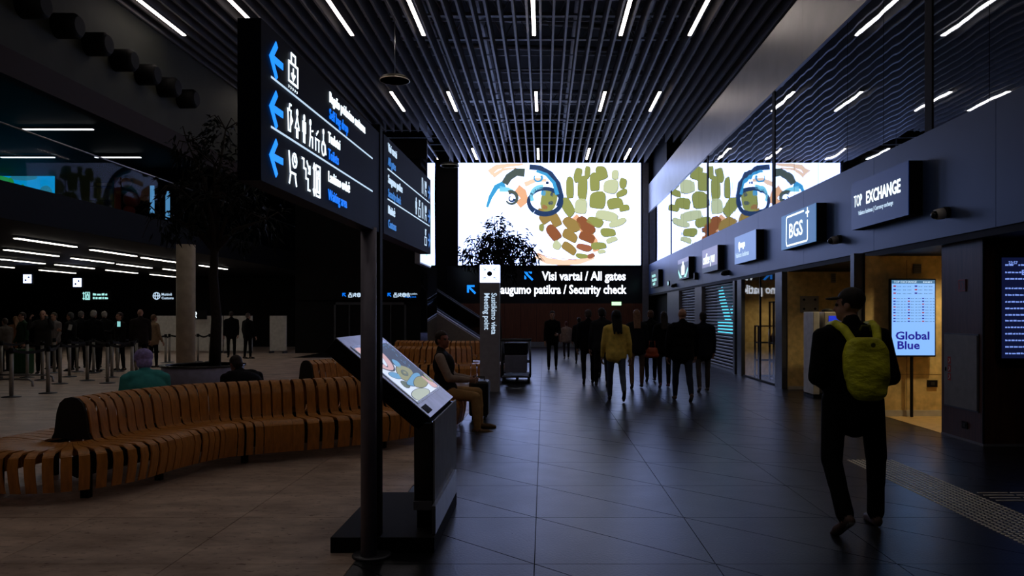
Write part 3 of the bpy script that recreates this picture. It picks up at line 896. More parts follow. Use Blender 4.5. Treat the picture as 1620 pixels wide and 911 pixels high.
# ------------------------------------------------------------------ meeting-point pillar
mp = thing('meeting_point_totem', 'grey meeting point pillar with a lit white pictogram on top', 'totem', (-1.135, 16.75, 0))
bx('body', (-0.205, 0.205, -0.15, 0.15, 0, 2.30), 'totem', mp)
bx('lit_head', (-0.205, 0.205, -0.15, 0.15, 2.305, 2.67), 'led_white', mp)
bm = bmesh.new(); poly(bm, circ(0, 0, 0.055, 20), 0.003)
for sx in (-1, 1):
    for sy in (-1, 1):
        ribbon(bm, [(sx * 0.155, sy * 0.14), (sx * 0.085, sy * 0.075)], 0.012)
        ribbon(bm, [(sx * 0.085, sy * 0.125), (sx * 0.085, sy * 0.075), (sx * 0.14, sy * 0.075)], 0.012)
bm.transform(basis((0, -0.1505, 2.485), FACE_CAM))
obj('pictogram', bm, 'navy', mp)
lettering('Susitikimo vieta', 0.16, (0.04, -0.152, 2.08), VERT_CAM, 'text_soft', mp, 0.012, 0.86)
lettering('Meeting point', 0.16, (-0.11, -0.152, 2.08), VERT_CAM, 'text_soft', mp, 0.012, 0.86)

# ------------------------------------------------------------------ escalator in front of the back wall
es = thing('escalator', 'escalator with glass balustrade and pale handrail rising beside the lift hall', 'escalator', (-3.0, 37.2, 0))
def E(o): return wch(o, es)
bm = bmesh.new()
sl = 0.64
pts = [(-9.5, 0), (-2.4, 0), (-2.4, 0.22), (-3.0, 0.42), (-9.5, 0.42 + 6.5 * sl)]
v1 = [bm.verts.new((x, 37.0, z)) for x, z in pts]; v2 = [bm.verts.new((x, 38.6, z)) for x, z in pts]
bm.faces.new(v1); bm.faces.new(list(reversed(v2)))
for i in range(5): bm.faces.new((v1[i], v2[i], v2[(i + 1) % 5], v1[(i + 1) % 5]))
E(obj('truss_cladding', bm, 'esc_side'))
for yy in (37.05, 38.5):
    bm = bmesh.new()
    q = [(-2.6, 0.42), (-3.0, 0.45), (-9.4, 0.45 + 6.4 * sl), (-9.4, 1.45 + 6.4 * sl), (-3.0, 1.45), (-2.6, 1.35)]
    w1 = [bm.verts.new((x, yy, z)) for x, z in q]; w2 = [bm.verts.new((x, yy + 0.02, z)) for x, z in q]
    bm.faces.new(w1); bm.faces.new(list(reversed(w2)))
    for i in range(6): bm.faces.new((w1[i], w2[i], w2[(i + 1) % 6], w1[(i + 1) % 6]))
    E(obj('balustrade', bm, 'glass_dark'))
    bm = bmesh.new(); tube(bm, [(-9.4, yy - .02, 0.5 + 6.4 * sl), (-3.0, yy - .02, 0.5), (-2.6, yy - .02, 0.42)], 0.05, 8)
    E(obj('handrail', bm, 'bezel'))
    bm = bmesh.new(); tube(bm, [(-9.4, yy + .01, 1.45 + 6.4 * sl), (-3.0, yy + .01, 1.45), (-2.6, yy + .01, 1.36)], 0.045, 8)
    E(obj('handrail', bm, 'rubber'))

# ------------------------------------------------------------------ balcony: glass rail, wall pictures, decorations
gr = thing('glass_railing', 'glass balcony railing with a thin steel top rail along the upper floor', 'railing', (XL - 0.1, 20, 4.23))
for i in range(14):
    ya = 6 + i * 2.3
    bx('pane', (-0.01, 0.01, ya + 0.02 - 20, ya + 2.28 - 20, 0, 1.12), 'glass_rail', gr)
bm = bmesh.new(); tube(bm, [(0, -14, 1.15), (0, 18.2, 1.15)], 0.02, 8); obj('top_rail', bm, 'steel', gr)
wp = thing('wall_picture', 'glowing blue underwater-like wall picture with green blobs upstairs', 'screen', (-19.0, 29.2, 4.6))
bx('display', (-2.2, 0.9, 0, 0.06, 0, 2.45), 'cyan_screen', wp)
bm = bmesh.new()
for cx, cz, rx, rz in ((-1.0, 1.2, 0.5, 0.2), (-0.7, 1.7, 0.16, 0.4), (-1.6, 1.1, 0.5, 0.3), (-0.25, 1.35, 0.14, 0.5)): poly(bm, circ(cx, cz, rx, 14, ry=rz), 0.004)
printed('picture', bm, (0, -0.001, 0), FACE_CAM, 'green_screen', wp)
bm = bmesh.new()
for cx, cz, rx, rz in ((0.45, 1.0, 0.5, 0.35), (0.6, 1.5, 0.25, 0.3), (-0.2, 2.1, 0.5, 0.12)): poly(bm, circ(cx, cz, rx, 14, ry=rz), 0.004)
printed('picture', bm, (0, -0.002, 0), FACE_CAM, 'teal', wp)
tag(bx('green_lamp', (-19.9, -19.5, 28.4, 28.8, 6.35, 6.62), 'green_screen'), 'green glowing lamp above the blue wall picture upstairs', 'lamp')
sh = thing('display_shelf', 'lit display shelf beside the red banner upstairs', 'shelf', (-15.9, 28.6, 4.23))
for x in (-0.42, 0.4): bx('upright', (x, x + 0.03, -0.2, 0.2, 0, 2.2), 'dark_steel', sh)
for z in (0.5, 1.0, 1.5, 2.0): bx('shelf_board', (-0.42, 0.43, -0.2, 0.2, z, z + 0.03), 'dark_steel', sh)
bx('back_panel', (-0.4, 0.4, 0.2, 0.22, 0, 2.2), 'ecru', sh)
rb = thing('banner', 'red hanging banner with round shapes seen behind the balcony glass', 'banner', (-15.1, 28.0, 4.3))
bx('cloth', (-0.12, 0.12, 0, 0.02, 0.2, 2.2), 'red_cloth', rb)
for i, (x, z, r) in enumerate(((0.3, 2.0, 0.18), (0.5, 1.4, 0.28), (0.42, 1.0, 0.2))):
    bm = bmesh.new(); bmesh.ops.create_uvsphere(bm, u_segments=12, v_segments=8, radius=r, matrix=Matrix.Translation((x, 0, z))); obj('ball', bm, 'red_cloth', rb, smooth=True)
bx('cloth', (1.15, 1.3, 0, 0.02, 0.9, 1.9), 'kiosk_blue', rb); bx('cloth', (1.7, 1.85, 0, 0.02, 0.7, 1.7), 'kiosk_blue', rb)
def area(name, loc, rot, sx, sy, p, col):
    l = bpy.data.lights.new(name, 'AREA'); l.shape = 'RECTANGLE'; l.size = sx; l.size_y = sy; l.energy = p; l.color = col
    o = bpy.data.objects.new(name, l); C.objects.link(o); o.location = loc; o.rotation_euler = rot
    return o
# ------------------------------------------------------------------ signs in the dark rear hall
def hall_sign(px, pz, Y, w, h, m, rows_, label, extra=None, txt=None):
    t = thing('hall_sign', label, 'sign', (px, Y, pz), 0, None)
    bx('case', (-w / 2 - .06, w / 2 + .06, 0.01, 0.12, -h / 2 - .06, h / 2 + .06), 'black', t)
    if txt:
        for i, s in enumerate(txt): lettering(s, h * 0.46, (-w / 2 + h * 1.15, 0.006, h * 0.06 - i * h * 0.5), FACE_CAM, 'text_soft', t, 0.015)
    elif rows_: bars(rows_, 0.16, h * 0.3, (-w / 2, 0.006, -h / 2), FACE_CAM, m, t)
    if extra: icon(extra, h, h, h * 0.1, (-w / 2, 0.004, -h / 2), FACE_CAM, m, t)
    return t
def wx(px, Y): return (px - 860) * Y / 1250
def wz(py, Y): return 1.62 + (498 - py) * Y / 1250
for px, py, lb in ((43, 441, 'lit white square counter sign, the one nearer the balcony lights end'), (122, 447, 'lit white square counter sign over the phone-holding crowd')):
    t = thing('counter_sign', lb, 'sign', (wx(px, 30), 30, wz(py, 30)))
    bx('case', (-.2, .2, .02, .1, -.2, .2), 'black', t); bx('face', (-.15, .15, 0, .02, -.16, .16), 'led_white', t)
    bm = bmesh.new(); poly(bm, circ(.06, .06, .04, 8), .002); poly(bm, circ(-.06, -.05, .04, 8), .002); bm.transform(basis((0, -.002, 0), FACE_CAM)); obj('pictogram', bm, 'navy', t)
hall_sign(wx(151, 32), wz(468, 32), 32, 1.05, 0.3, 'mint', [(0.42, 0.02, 0.62), (0.42, 0.17, 0.6)], 'long lit arrivals sign with box pictograms over the waiting crowd', 'lift')
hall_sign(wx(255, 32), wz(468, 32), 32, 0.68, 0.3, 'text_soft', None, 'lit customs sign with a globe pictogram beside the round pillar', 'globe', ('Muitinė', 'Customs'))
hall_sign(wx(313, 33), wz(498, 33), 33, 0.55, 0.26, 'text_white', None, 'small lit pictogram sign over the white partition boards', 'seat')
hall_sign(wx(473, 38), wz(467, 38), 38, 0.5, 0.2, 'text_white', [(0.2, 0.02, 0.28)], 'tiny lit arrow sign far behind the direction sign post', None)
lf = thing('hall_sign', 'long black sign band with white pictograms over the lift doors', 'sign', (-8.0, 33.2, 2.3))
bx('case', (-2.4, 2.75, 0.01, 0.19, -0.05, 0.4), 'black', lf)
for x0 in (-0.45, 1.45):
    icon('up_left', 0.15, 0.15, 0.04, (x0, 0.004, 0.08), FACE_CAM, 'text_blue', lf)
    for i, k in enumerate(('officer', 'seat', 'globe', 'wheelchair')): icon(k, 0.17, 0.17, 0.03, (x0 + 0.24 + i * 0.18, 0.004, 0.07), FACE_CAM, 'text_soft', lf)
lettering('Saugumo patikra', 0.11, (2.05 + 0.05, 0.004, 0.17), FACE_CAM, 'text_soft', lf, 0.01, 0.8)
lettering('Security check', 0.1, (2.05 + 0.12, 0.004, 0.05), FACE_CAM, 'text_blue', lf, 0.01, 0.8)
wbd = None
for i, (xa, xb) in enumerate(((-16.6, -15.1), (-15.05, -13.6), (-13.55, -12.35), (-11.6, -10.9))):
    t = thing('partition_board', ['white partition board behind the light-jacketed waiting person', 'white partition board just behind the round pillar', 'white partition board between the round pillar and the dark tree', 'narrow white partition board beside the dark tree trunk'][i], 'partition', ((xa + xb) / 2, 33.5, 0), 0, 'white boards behind the queue')
    bx('board', ((xa - xb) / 2, (xb - xa) / 2, -0.03, 0.03, 0.1, 1.58), 'white_paint', t)
    for s in (-1, 1): bx('foot', (s * (xb - xa) * 0.4 - 0.03, s * (xb - xa) * 0.4 + 0.03, -0.25, 0.25, 0, 0.1), 'dark_steel', t)

# ------------------------------------------------------------------ round pillar, planter, trees
bm = bmesh.new(); lathe(bm, [(0.24, 0), (0.24, 3.5)], -9.6, 21.2, 32)
o = obj('pillar', bm, 'concrete'); o['kind'] = 'structure'
pl = thing('round_planter', 'low round metal planter with a dark rim in front of the concrete pillar', 'planter', (-7.45, 17.3, 0))
bm = bmesh.new(); lathe(bm, [(0.78, 0), (0.84, 0.48), (0.84, 0.5)], seg=48); obj('drum', bm, 'planter', pl)
bm = bmesh.new(); lathe(bm, [(0.84, 0.5), (0.88, 0.5), (0.88, 0.54), (0.76, 0.54), (0.76, 0.5), (0.84, 0.5)], seg=48); obj('rim', bm, 'black_gloss', pl)
bm = bmesh.new(); lathe(bm, [(0.001, 0.5), (0.77, 0.5), (0.77, 0.49), (0.001, 0.49)], seg=32); obj('soil', bm, 'rubber', pl)

def tree(name, label, base, trunk, r, centres, nleaf, L, W, droop, seed):
    rd_ = random.Random(seed)
    t = thing(name, label, 'tree', base)
    bm = bmesh.new()
    tube(bm, [(0, 0, 0), (0.03, 0.02, trunk * 0.4), (-0.03, 0.0, trunk * 0.75), (0, 0, trunk)], [r, r * 0.85, r * 0.75, r * 0.6], 10)
    obj('trunk', bm, 'bark', t)
    lf_ = bmesh.new()
    for cx, cy, cz, rr in centres:
        bm = bmesh.new()
        mid = (cx * 0.4, cy * 0.4, trunk + (cz - trunk) * 0.65)
        tube(bm, [(0, 0, trunk - 0.1), mid, (cx, cy, cz)], [r * 0.45, r * 0.3, r * 0.12], 6)
        for _ in range(7):
            d = Vector((rd_.gauss(0, 1), rd_.gauss(0, 1), rd_.gauss(0.2, 0.7))).normalized() * rr * rd_.uniform(0.7, 1)
            e = Vector((cx, cy, cz)) + d
            tube(bm, [(cx, cy, cz), (Vector((cx, cy, cz)) + d * 0.6 + Vector((0, 0, 0.08))), e - Vector((0, 0, droop * 0.3))], [r * 0.14, r * 0.09, r * 0.04], 4)
        obj('branch', bm, 'bark', t)
        n = int(nleaf * rr * rr)
        clumps = [Vector((rd_.gauss(0, 1), rd_.gauss(0, 1), rd_.gauss(0, 0.8))).normalized() * rr * rd_.uniform(0.35, 1.0) for _ in range(max(5, n // 9))]
        for i in range(n):
            c = rd_.choice(clumps)
            p = Vector((cx, cy, cz)) + c + Vector((rd_.gauss(0, .06), rd_.gauss(0, .06), rd_.gauss(0, .06) - droop * rd_.random() * 0.4))
            out = (c.normalized() * 0.7 + Vector((rd_.uniform(-.7, .7), rd_.uniform(-.7, .7), -droop * rd_.uniform(0.3, 1.4) + rd_.uniform(-.3, .5)))).normalized()
            a, b_, d = frame_of(out)
            l = L * rd_.uniform(0.7, 1.3); w = W * rd_.uniform(0.8, 1.2)
            side = (a * math.cos(i) + b_ * math.sin(i))
            up = out.cross(side)
            q = [lf_.verts.new(p), lf_.verts.new(p + out * l * 0.45 + side * w - up * w * 0.3), lf_.verts.new(p + out * l - Vector((0, 0, l * 0.2))), lf_.verts.new(p + out * l * 0.45 - side * w - up * w * 0.3), lf_.verts.new(p + out * l * 0.5)]
            lf_.faces.new((q[0], q[1], q[4])); lf_.faces.new((q[1], q[2], q[4])); lf_.faces.new((q[2], q[3], q[4])); lf_.faces.new((q[3], q[0], q[4]))
    tag(obj('foliage', lf_, 'leaf', t), kind='stuff')
    return t
# tree silhouetted against the LED wall (x 730..860, y 333..420 at 22 m)
tree('indoor_tree', 'drooping indoor tree silhouetted against the bright screen', (-1.25, 22.0, 0), 2.75, 0.07,
     [(0, 0, 3.9, .5), (-.3, -.1, 3.75, .45), (.3, -.1, 3.75, .45), (-.65, 0, 3.4, .38), (.7, 0, 3.45, .38), (.25, -.1, 3.35, .4), (-.25, 0, 3.45, .36), (-.5, .05, 3.65, .42), (.5, .1, 3.7, .42), (-.8, 0, 3.2, .32), (.78, 0, 3.3, .34), (.05, .3, 3.55, .45), (.1, -.25, 3.2, .42), (.3, .1, 3.0, .32), (-.12, .1, 4.1, .34), (-.95, .1, 3.35, .22), (.95, .1, 3.45, .22)], 900, 0.17, 0.024, 0.55, 5)
po = thing('tree_planter', 'dark square planter at the foot of the tree behind the meeting point pillar', 'planter', (-1.25, 22.0, 0))
bx('box', (-0.35, 0.35, -0.35, 0.35, 0, 0.55), 'black_gloss', po); bx('soil', (-0.32, 0.32, -0.32, 0.32, 0.55, 0.57), 'rubber', po)
tree('indoor_tree', 'dark spreading indoor tree behind the direction sign, growing from the round planter', (-7.2, 17.3, 0.5), 2.6, 0.13,
     [(0, 0, 4.4, .8), (-.8, .1, 3.9, .7), (.8, .1, 4.0, .7), (-1.2, 0, 3.3, .55), (1.1, 0, 3.2, .55), (0, .6, 3.8, .7), (.1, -.6, 3.6, .7), (.2, .1, 5.2, .6), (-.6, 0, 4.9, .55), (.5, .3, 3.0, .5), (-.5, -.3, 3.0, .5)], 330, 0.2, 0.03, 0.5, 9)

# ------------------------------------------------------------------ stanchions and belts of the queue
st0 = None
spots = [(18, 628, 1.0), (76, 622, 1.0), (43, 597, 1), (67, 601, 1), (95, 607, 1), (110, 596, 1), (122, 588, 1), (138, 602, 1), (148, 590, 1), (156, 585, 1), (170, 606, 1), (177, 597, 1), (186, 588, 1), (209, 604, 1), (216, 592, 1), (2, 601, 1), (86, 590, 1), (313, 572, 1), (332, 572, 1), (262, 574, 1), (268, 573, 1)]
lab = ['steel queue post with a wide base, nearest the frame edge', 'steel queue post standing between the two low chrome rails']
spost = []
def make_stanchion():
    t = thing('stanchion', 'thin steel queue post in the crowd area behind the long bench', 'stanchion', (0, 0, 0), 0, 'queue posts in the rear hall')
    bm = bmesh.new(); tube(bm, [(0, 0, 0.02), (0, 0, 0.93)], 0.038, 12); obj('post', bm, 'queue_steel', t)
    bm = bmesh.new(); lathe(bm, [(0.001, 0), (0.17, 0), (0.17, 0.012), (0.05, 0.03), (0.001, 0.03)], seg=20); obj('base', bm, 'dark_steel', t)
    bm = bmesh.new(); lathe(bm, [(0.001, 0.86), (0.045, 0.86), (0.045, 0.97), (0.001, 0.97)], seg=14); obj('cap', bm, 'black', t)
    return t
for i, (px, py, _) in enumerate(spots):
    Y = 2025 / (py - 498)
    if i == 0: st0 = make_stanchion(); o = st0
    else: o = dup(st0, (0, 0, 0), 0)
    o.location = (wx(px, Y), Y, 0)
    spost.append(o)
for i in (0, 1): spost[i]['label'] = lab[i]; del spost[i]['group']
for i, lb in ((17, 'steel queue post before the white boards beside the round pillar'), (18, 'steel queue post before the white boards beside the dark tree trunk')):
    spost[i]['label'] = lb; del spost[i]['group']
def belt(a, b, label=None, z=0.91):
    pa, pb = spost[a].location, spost[b].location
    d = (pb - pa); l = d.length; d.normalize(); n = Vector((-d.y, d.x, 0)) * 0.004
    bm = bmesh.new()
    p0, p1 = pa + d * 0.05, pb - d * 0.05
    for q in range(8):
        u0, u1 = q / 8, (q + 1) / 8
        s0, s1 = -0.05 * math.sin(PI * u0), -0.05 * math.sin(PI * u1)
        c = p0.lerp(p1, u0); e = p0.lerp(p1, u1)
        vv = [bm.verts.new((v.x + k * n.x, v.y + k * n.y, z + s + dz)) for v, s in ((c, s0), (e, s1)) for k in (-1, 1) for dz in (-0.03, 0.03)]
        for f in ((0, 1, 5, 4), (2, 6, 7, 3), (1, 3, 7, 5), (0, 4, 6, 2)): bm.faces.new([vv[t] for t in f])
    tag(obj('queue_belt', bm, 'belt'), f'black queue belt from the {rank[a]} to the {rank[b]} post along from the frame edge', 'belt', 'queue belts')
ORD = ['first', 'second', 'third', 'fourth', 'fifth', 'sixth', 'seventh', 'eighth', 'ninth', 'tenth', 'eleventh', 'twelfth', 'thirteenth', 'fourteenth', 'fifteenth', 'sixteenth', 'seventeenth', 'eighteenth', 'nineteenth', 'twentieth', 'last']
rank = {i: ORD[r] for r, i in enumerate(sorted(range(len(spots)), key=lambda i: spots[i][0]))}
for i, o in enumerate(spost):
    if 'group' in o: o['label'] = f'steel queue post behind the long bench, {rank[i]} along from the frame edge'
for a, b in ((0, 1), (2, 3), (3, 4), (4, 7), (5, 8), (6, 9), (7, 10), (8, 11), (9, 12), (10, 13), (11, 14), (13, 14), (15, 2), (1, 4), (12, 19), (19, 20), (20, 17), (17, 18)): belt(a, b)
for (xa, xb, Y, z, lb) in ((wx(-40, 19.2), wx(86, 19.2), 19.2, 0.16, 'low chrome floor rail behind the queue post, the one nearer the crowd'), (wx(-40, 17.9), wx(54, 17.9), 17.9, 0.16, 'low chrome floor rail in front, nearer the bench')):
    bm = bmesh.new(); tube(bm, [(xa, Y, z), (xb - 0.12, Y, z), (xb - 0.03, Y - 0.02, z - 0.05), (xb, Y - 0.05, 0)], 0.025, 10)
    tag(obj('floor_rail', bm, 'steel'), lb, 'rail')

# ------------------------------------------------------------------ serpentine slatted benches
HW = 0.82
PROF = [(0.775, 0.11), (0.80, 0.22), (0.815, 0.34), (0.80, 0.42), (0.75, 0.45), (0.6, 0.452), (0.42, 0.438), (0.28, 0.432), (0.215, 0.455), (0.185, 0.51), (0.172, 0.6), (0.158, 0.7), (0.125, 0.79), (0.07, 0.835), (0.0, 0.848)]
FULL = PROF + [(-u, z) for u, z in reversed(PROF[:-1])]
def catmull(P, step):
    P = [Vector((*p, 0)) for p in P]
    Q = [2 * P[0] - P[1]] + P + [2 * P[-1] - P[-2]]
    dense = []
    for i in range(1, len(Q) - 2):
        for k in range(40):
            t = k / 40
            a, b_, c, d = Q[i - 1:i + 3]
            dense.append(0.5 * ((2 * b_) + (c - a) * t + (2 * a - 5 * b_ + 4 * c - d) * t * t + (3 * b_ - a - 3 * c + d) * t ** 3))
    dense.append(P[-1])
    out = [dense[0]]; acc = 0
    for a, b_ in zip(dense, dense[1:]):
        acc += (b_ - a).length
        if acc >= step: out.append(b_); acc = 0
    return out
def slat_mesh(name, prof, c, n, t, hw_of, th, m, parent, root):
    """a bent strip following prof (offset u along n, height z), half width hw_of(u) along t"""
    bm = bmesh.new()
    N = len(prof)
    rows_ = []
    for i in range(N):
        u, z = prof[i]
        a_, b_ = prof[max(0, i - 1)], prof[min(N - 1, i + 1)]
        du, dz = b_[0] - a_[0], b_[1] - a_[1]
        l = math.hypot(du, dz) or 1
        iu, iz = u + (dz / l) * th * (1 if prof[0][0] < prof[-1][0] else -1) * -1, z - (du / l) * th * (1 if prof[0][0] < prof[-1][0] else -1) * -1 * -1
        ha, hb = hw_of(u)
        row = []
        for (uu, zz) in ((u, z), (iu, iz)):
            p = c + n * uu
            row += [bm.verts.new((p.x - t.x * ha, p.y - t.y * ha, zz)), bm.verts.new((p.x + t.x * hb, p.y + t.y * hb, zz))]
        rows_.append(row)
    for i in range(N - 1):
        a_, b_ = rows_[i], rows_[i + 1]
        for q in ((0, 1), (1, 3), (3, 2), (2, 0)):
            bm.faces.new((a_[q[0]], a_[q[1]], b_[q[1]], b_[q[0]])).smooth = False
    bm.faces.new((rows_[0][0], rows_[0][1], rows_[0][3], rows_[0][2])); bm.faces.new((rows_[-1][0], rows_[-1][1], rows_[-1][3], rows_[-1][2]))
    o = obj(name, bm, m, smooth=True)
    o.data.set_sharp_from_angle(angle=0.75)
    return wch(o, root)
def bench(label, path, step, start_fan=True, end_fan=True, coarse=False, legs_every=12):
    pts = catmull(path, step)
    root = thing('slatted_bench', label, 'bench', (*pts[0].xy, 0))
    n_ = len(pts)
    prof = FULL[::2] + ([FULL[-1]] if len(FULL) % 2 == 0 else []) if coarse else FULL
    ts = []
    for i in range(n_):
        t = pts[min(i + 2, n_ - 1)] - pts[max(i - 2, 0)]
        ts.append(t.normalized())
    ker = []
    for i in range(n_):
        a_, b_ = ts[max(i - 3, 0)], ts[min(i + 3, n_ - 1)]
        ang = math.atan2(a_.x * b_.y - a_.y * b_.x, a_.dot(b_))
        ker.append(ang / (step * max(1, min(i + 3, n_ - 1) - max(i - 3, 0))))
    for i in range(n_):
        t = ts[i]; n = Vector((t.y, -t.x, 0)); k = ker[i]
        def hw_of(u):
            # width shrinks on the inside of the bend; curvature k turns towards -n
            loc = step * (1 + k * u)
            h = max(0.012, min(step * ((0.41 if abs(u) < .23 else 0.478) + 0.3 * max(0, k * u)), loc / 2 - 0.003))
            return h, h
        slat_mesh('slat', prof, pts[i], n, t, hw_of, 0.016, 'bent_wood', None, root)
    # rounded ends: seat slats fanned round the end of the backrest
    seatp = [p for p in PROF if p[0] > 0.2]
    for end, on in ((0, start_fan), (n_ - 1, end_fan)):
        t = ts[end] * (-1 if end == 0 else 1)
        c = pts[end] + t * step * 0.6
        nn_ = Vector((t.y, -t.x, 0))
        if on:
            m_ = 19
            for j in range(m_):
                a_ = PI * (j + 0.5) / m_
                n = nn_ * math.cos(a_) + t * math.sin(a_)
                tt = Vector((-n.y, n.x, 0))
                slat_mesh('slat', seatp, c, n, tt, lambda u: (min(0.042, u * 0.075), min(0.042, u * 0.075)), 0.016, 'bent_wood', None, root)
        # dark panel stands in for the shade inside the open backrest arch
        bm = bmesh.new()
        arch = [p for p in FULL if abs(p[0]) <= 0.216]
        v1 = [bm.verts.new((*(c + nn_ * u * 0.97 + t * 0.005).xy, z)) for u, z in arch]
        v2 = [bm.verts.new((*(c + nn_ * u * 0.97 - t * 0.02).xy, z)) for u, z in arch]
        bm.faces.new(v1); bm.faces.new(list(reversed(v2)))
        for q in range(len(arch)): bm.faces.new((v1[q], v2[q], v2[(q + 1) % len(arch)], v1[(q + 1) % len(arch)]))
        wch(obj('arch_shade_panel', bm, 'rubber'), root)
        for q in ((-0.45, 0.35), (0.45, 0.35)):
            p = c + nn_ * q[0] + t * q[1]
            wch(bx('leg', (p.x - .035, p.x + .035, p.y - .035, p.y + .035, 0, 0.40), 'black'), root)
    # dark steel chassis under the slats
    for off in (-0.55, 0.0, 0.55):
        bm = bmesh.new()
        tube(bm, [(*(pts[i] + Vector((ts[i].y, -ts[i].x, 0)) * off).xy, 0.36 if off else 0.18) for i in range(0, n_, 2)], 0.035 if off else 0.11, 8)
        wch(obj('chassis', bm, 'black'), root)
    bm = bmesh.new()   # inner frame plates carrying the slats, dark, close under them
    for i in range(3, n_ - 2, legs_every):
        for off in (-0.6, 0.6):
            p = pts[i] + Vector((ts[i].y, -ts[i].x, 0)) * off
            box(bm, p.x - .03, p.x + .03, p.y - .03, p.y + .03, 0, 0.36)
            wch(obj('leg', bm, 'black'), root); bm = bmesh.new()
    bm.free()
    return root
bench('long winding slatted wooden bench in the foreground left of the sign post',
      [(-4.43, 7.5), (-4.3, 8.14), (-3.98, 8.83), (-3.43, 9.27), (-2.85, 9.6), (-2.45, 9.97), (-2.1, 10.5), (-1.95, 11.2), (-2.0, 12.0)], 0.118)
bench('slatted wooden bench standing crosswise behind the seated man',
      [(-4.3, 19.9), (-3.6, 19.6), (-2.8, 19.4), (-2.1, 19.5), (-1.75, 19.6)], 0.125, False, True, True)
bench('farthest slatted wooden bench with its backrest just showing behind another bench',
      [(-4.4, 24.0), (-3.4, 23.7), (-2.4, 23.6), (-1.75, 23.7)], 0.13, False, False, True)
bench('wooden bench whose rounded backrest rises behind the long bench, left of the kiosk',
      [(-4.0, 13.5), (-3.7, 13.9), (-3.2, 14.2), (-2.6, 14.3)], 0.125, True, False, True)

# ------------------------------------------------------------------ luggage trolleys beside the pillar
def trolley():
    t = thing('luggage_trolley', 'dark luggage trolley with a grey panel, first in line beside the pillar', 'trolley', (-0.66, 18.9, 0), 0, None)
    bm = bmesh.new()
    for s in (-1, 1):
        tube(bm, [(s * .3, .75, .1), (s * .34, -.1, .14), (s * .34, -.15, .5), (s * .33, -.2, 1.0)], 0.02, 8)
    tube(bm, [(-.34, -.1, .14), (.34, -.1, .14)], 0.018, 8); tube(bm, [(-.3, .75, .1), (.3, .75, .1)], 0.018, 8); tube(bm, [(-.34, -.15, .5), (.34, -.15, .5)], .018, 8)
    obj('frame', bm, 'dark_steel', t)
    bx('deck', (-.29, .29, -.05, .72, .13, .16), 'black', t)
    bx('panel', (-.26, .26, -.19, -.17, .25, .66), 'satin_grey', t, 0.01)
    bx('basket', (-.28, .28, -.16, .1, .68, .95), 'black', t, 0.02)
    bm = bmesh.new(); tube(bm, [(-.36, -.24, 1.02), (.36, -.24, 1.02)], .026, 10); obj('handle', bm, 'rubber', t)
    for x, y in ((-.3, -.02), (.3, -.02), (0, .68)):
        bm = bmesh.new(); tube(bm, [(x - .025, y, .065), (x + .025, y, .065)], .065, 14); obj('wheel', bm, 'rubber', t)
    return t
tr = trolley()
dup(tr, (-0.66, 19.22, 0), 0, 'dark luggage trolley nested second in line beside the pillar')
dup(tr, (-0.66, 19.54, 0), 0, 'dark luggage trolley nested third in line beside the pillar')

# ------------------------------------------------------------------ suitcases
def suitcase(label, loc, w, d, h, m, rz=0):
    t = thing('suitcase', label, 'suitcase', loc, rz)
    bx('shell', (-w / 2, w / 2, -d / 2, d / 2, .06, h), m, t, 0.04)
    for i in range(4):
        x = -w / 2 + w * (i + 1) / 5
        bx('rib', (x - .012, x + .012, -d / 2 - .008, d / 2 + .008, .12, h - .06), m, t)
    for x in (-w / 2 + .06, w / 2 - .06):
        for y in (-d / 2 + .05, d / 2 - .05):
            bm = bmesh.new(); tube(bm, [(x - .015, y, .03), (x + .015, y, .03)], .03, 10); obj('wheel', bm, 'rubber', t)
    bm = bmesh.new(); tube(bm, [(-w * .25, 0, h - .01), (-w * .25, 0, h + .05), (w * .25, 0, h + .05), (w * .25, 0, h - .01)], .012, 6); obj('handle', bm, 'rubber', t)
    return t
suitcase('black suitcase standing close by the seated man', (-1.0, 12.35, 0), .3, .45, .6, 'suit_black')
suitcase('large dark green suitcase in the waiting crowd', (wx(36, 21.0), 21.0, 0), .45, .3, .72, 'suit_green')

# ------------------------------------------------------------------ shops along the right facade
def bay_wall(name, dims, m='plywood'): return sbox(name, dims, m)
# exchange bay: Y 10.75 .. 12.6, bay with cash machine: 13.4 .. 17.3, glass shop 17.7 .. 21
bay = sbox('wall_shops', (6.9, 7.1, 10.7, 33.8, 0, 2.6), 'plywood')
bx('exchange_partition', (5.09, 6.9, 12.6, 12.75, 0, 2.56), 'plywood', bay)
bx('cash_partition', (5.32, 6.9, 17.2, 17.3, 0, 2.56), 'plywood', bay)
bx('shop_partition', (5.32, 6.9, 21.2, 21.35, 0, 2.56), 'plywood', bay)
bx('exchange_floor', (5.44, 6.9, 10.76, 12.6, 0.001, 0.006), 'pale_floor', bay)
bx('exchange_skirting', (5.09, 6.9, 12.58, 12.6, 0.0, 0.1), 'skirting', bay)
bx('cash_skirting', (5.32, 6.9, 17.18, 17.2, 0.0, 0.07), 'skirting', bay)
bx('panel_joint', (5.79, 5.795, 12.597, 12.6, 0.1, 2.5), 'dark_wood', bay)
bx('panel_joint', (5.09, 6.9, 12.597, 12.6, 0.67, 0.674), 'dark_wood', bay)
bx('jamb', (4.95, 5.09, 12.6, 12.75, 0, 2.6), 'dark_steel', bay)
bx('jamb', (5.09, 5.12, 12.58, 12.6, 0, 2.6), 'black', bay)
bx('jamb', (5.2, 5.32, 17.25, 17.75, 0, 2.56), 'dark_steel', bay)
bx('jamb', (5.24, 5.34, 20.95, 21.4, 0, 2.56), 'dark_steel', bay)
bx('jamb', (5.22, 5.3, 21.6, 21.8, 0, 2.56), 'dark_steel', bay)
bx('rear_partition', (5.4, 6.9, 26.0, 26.1, 0, 2.56), 'black', bay)
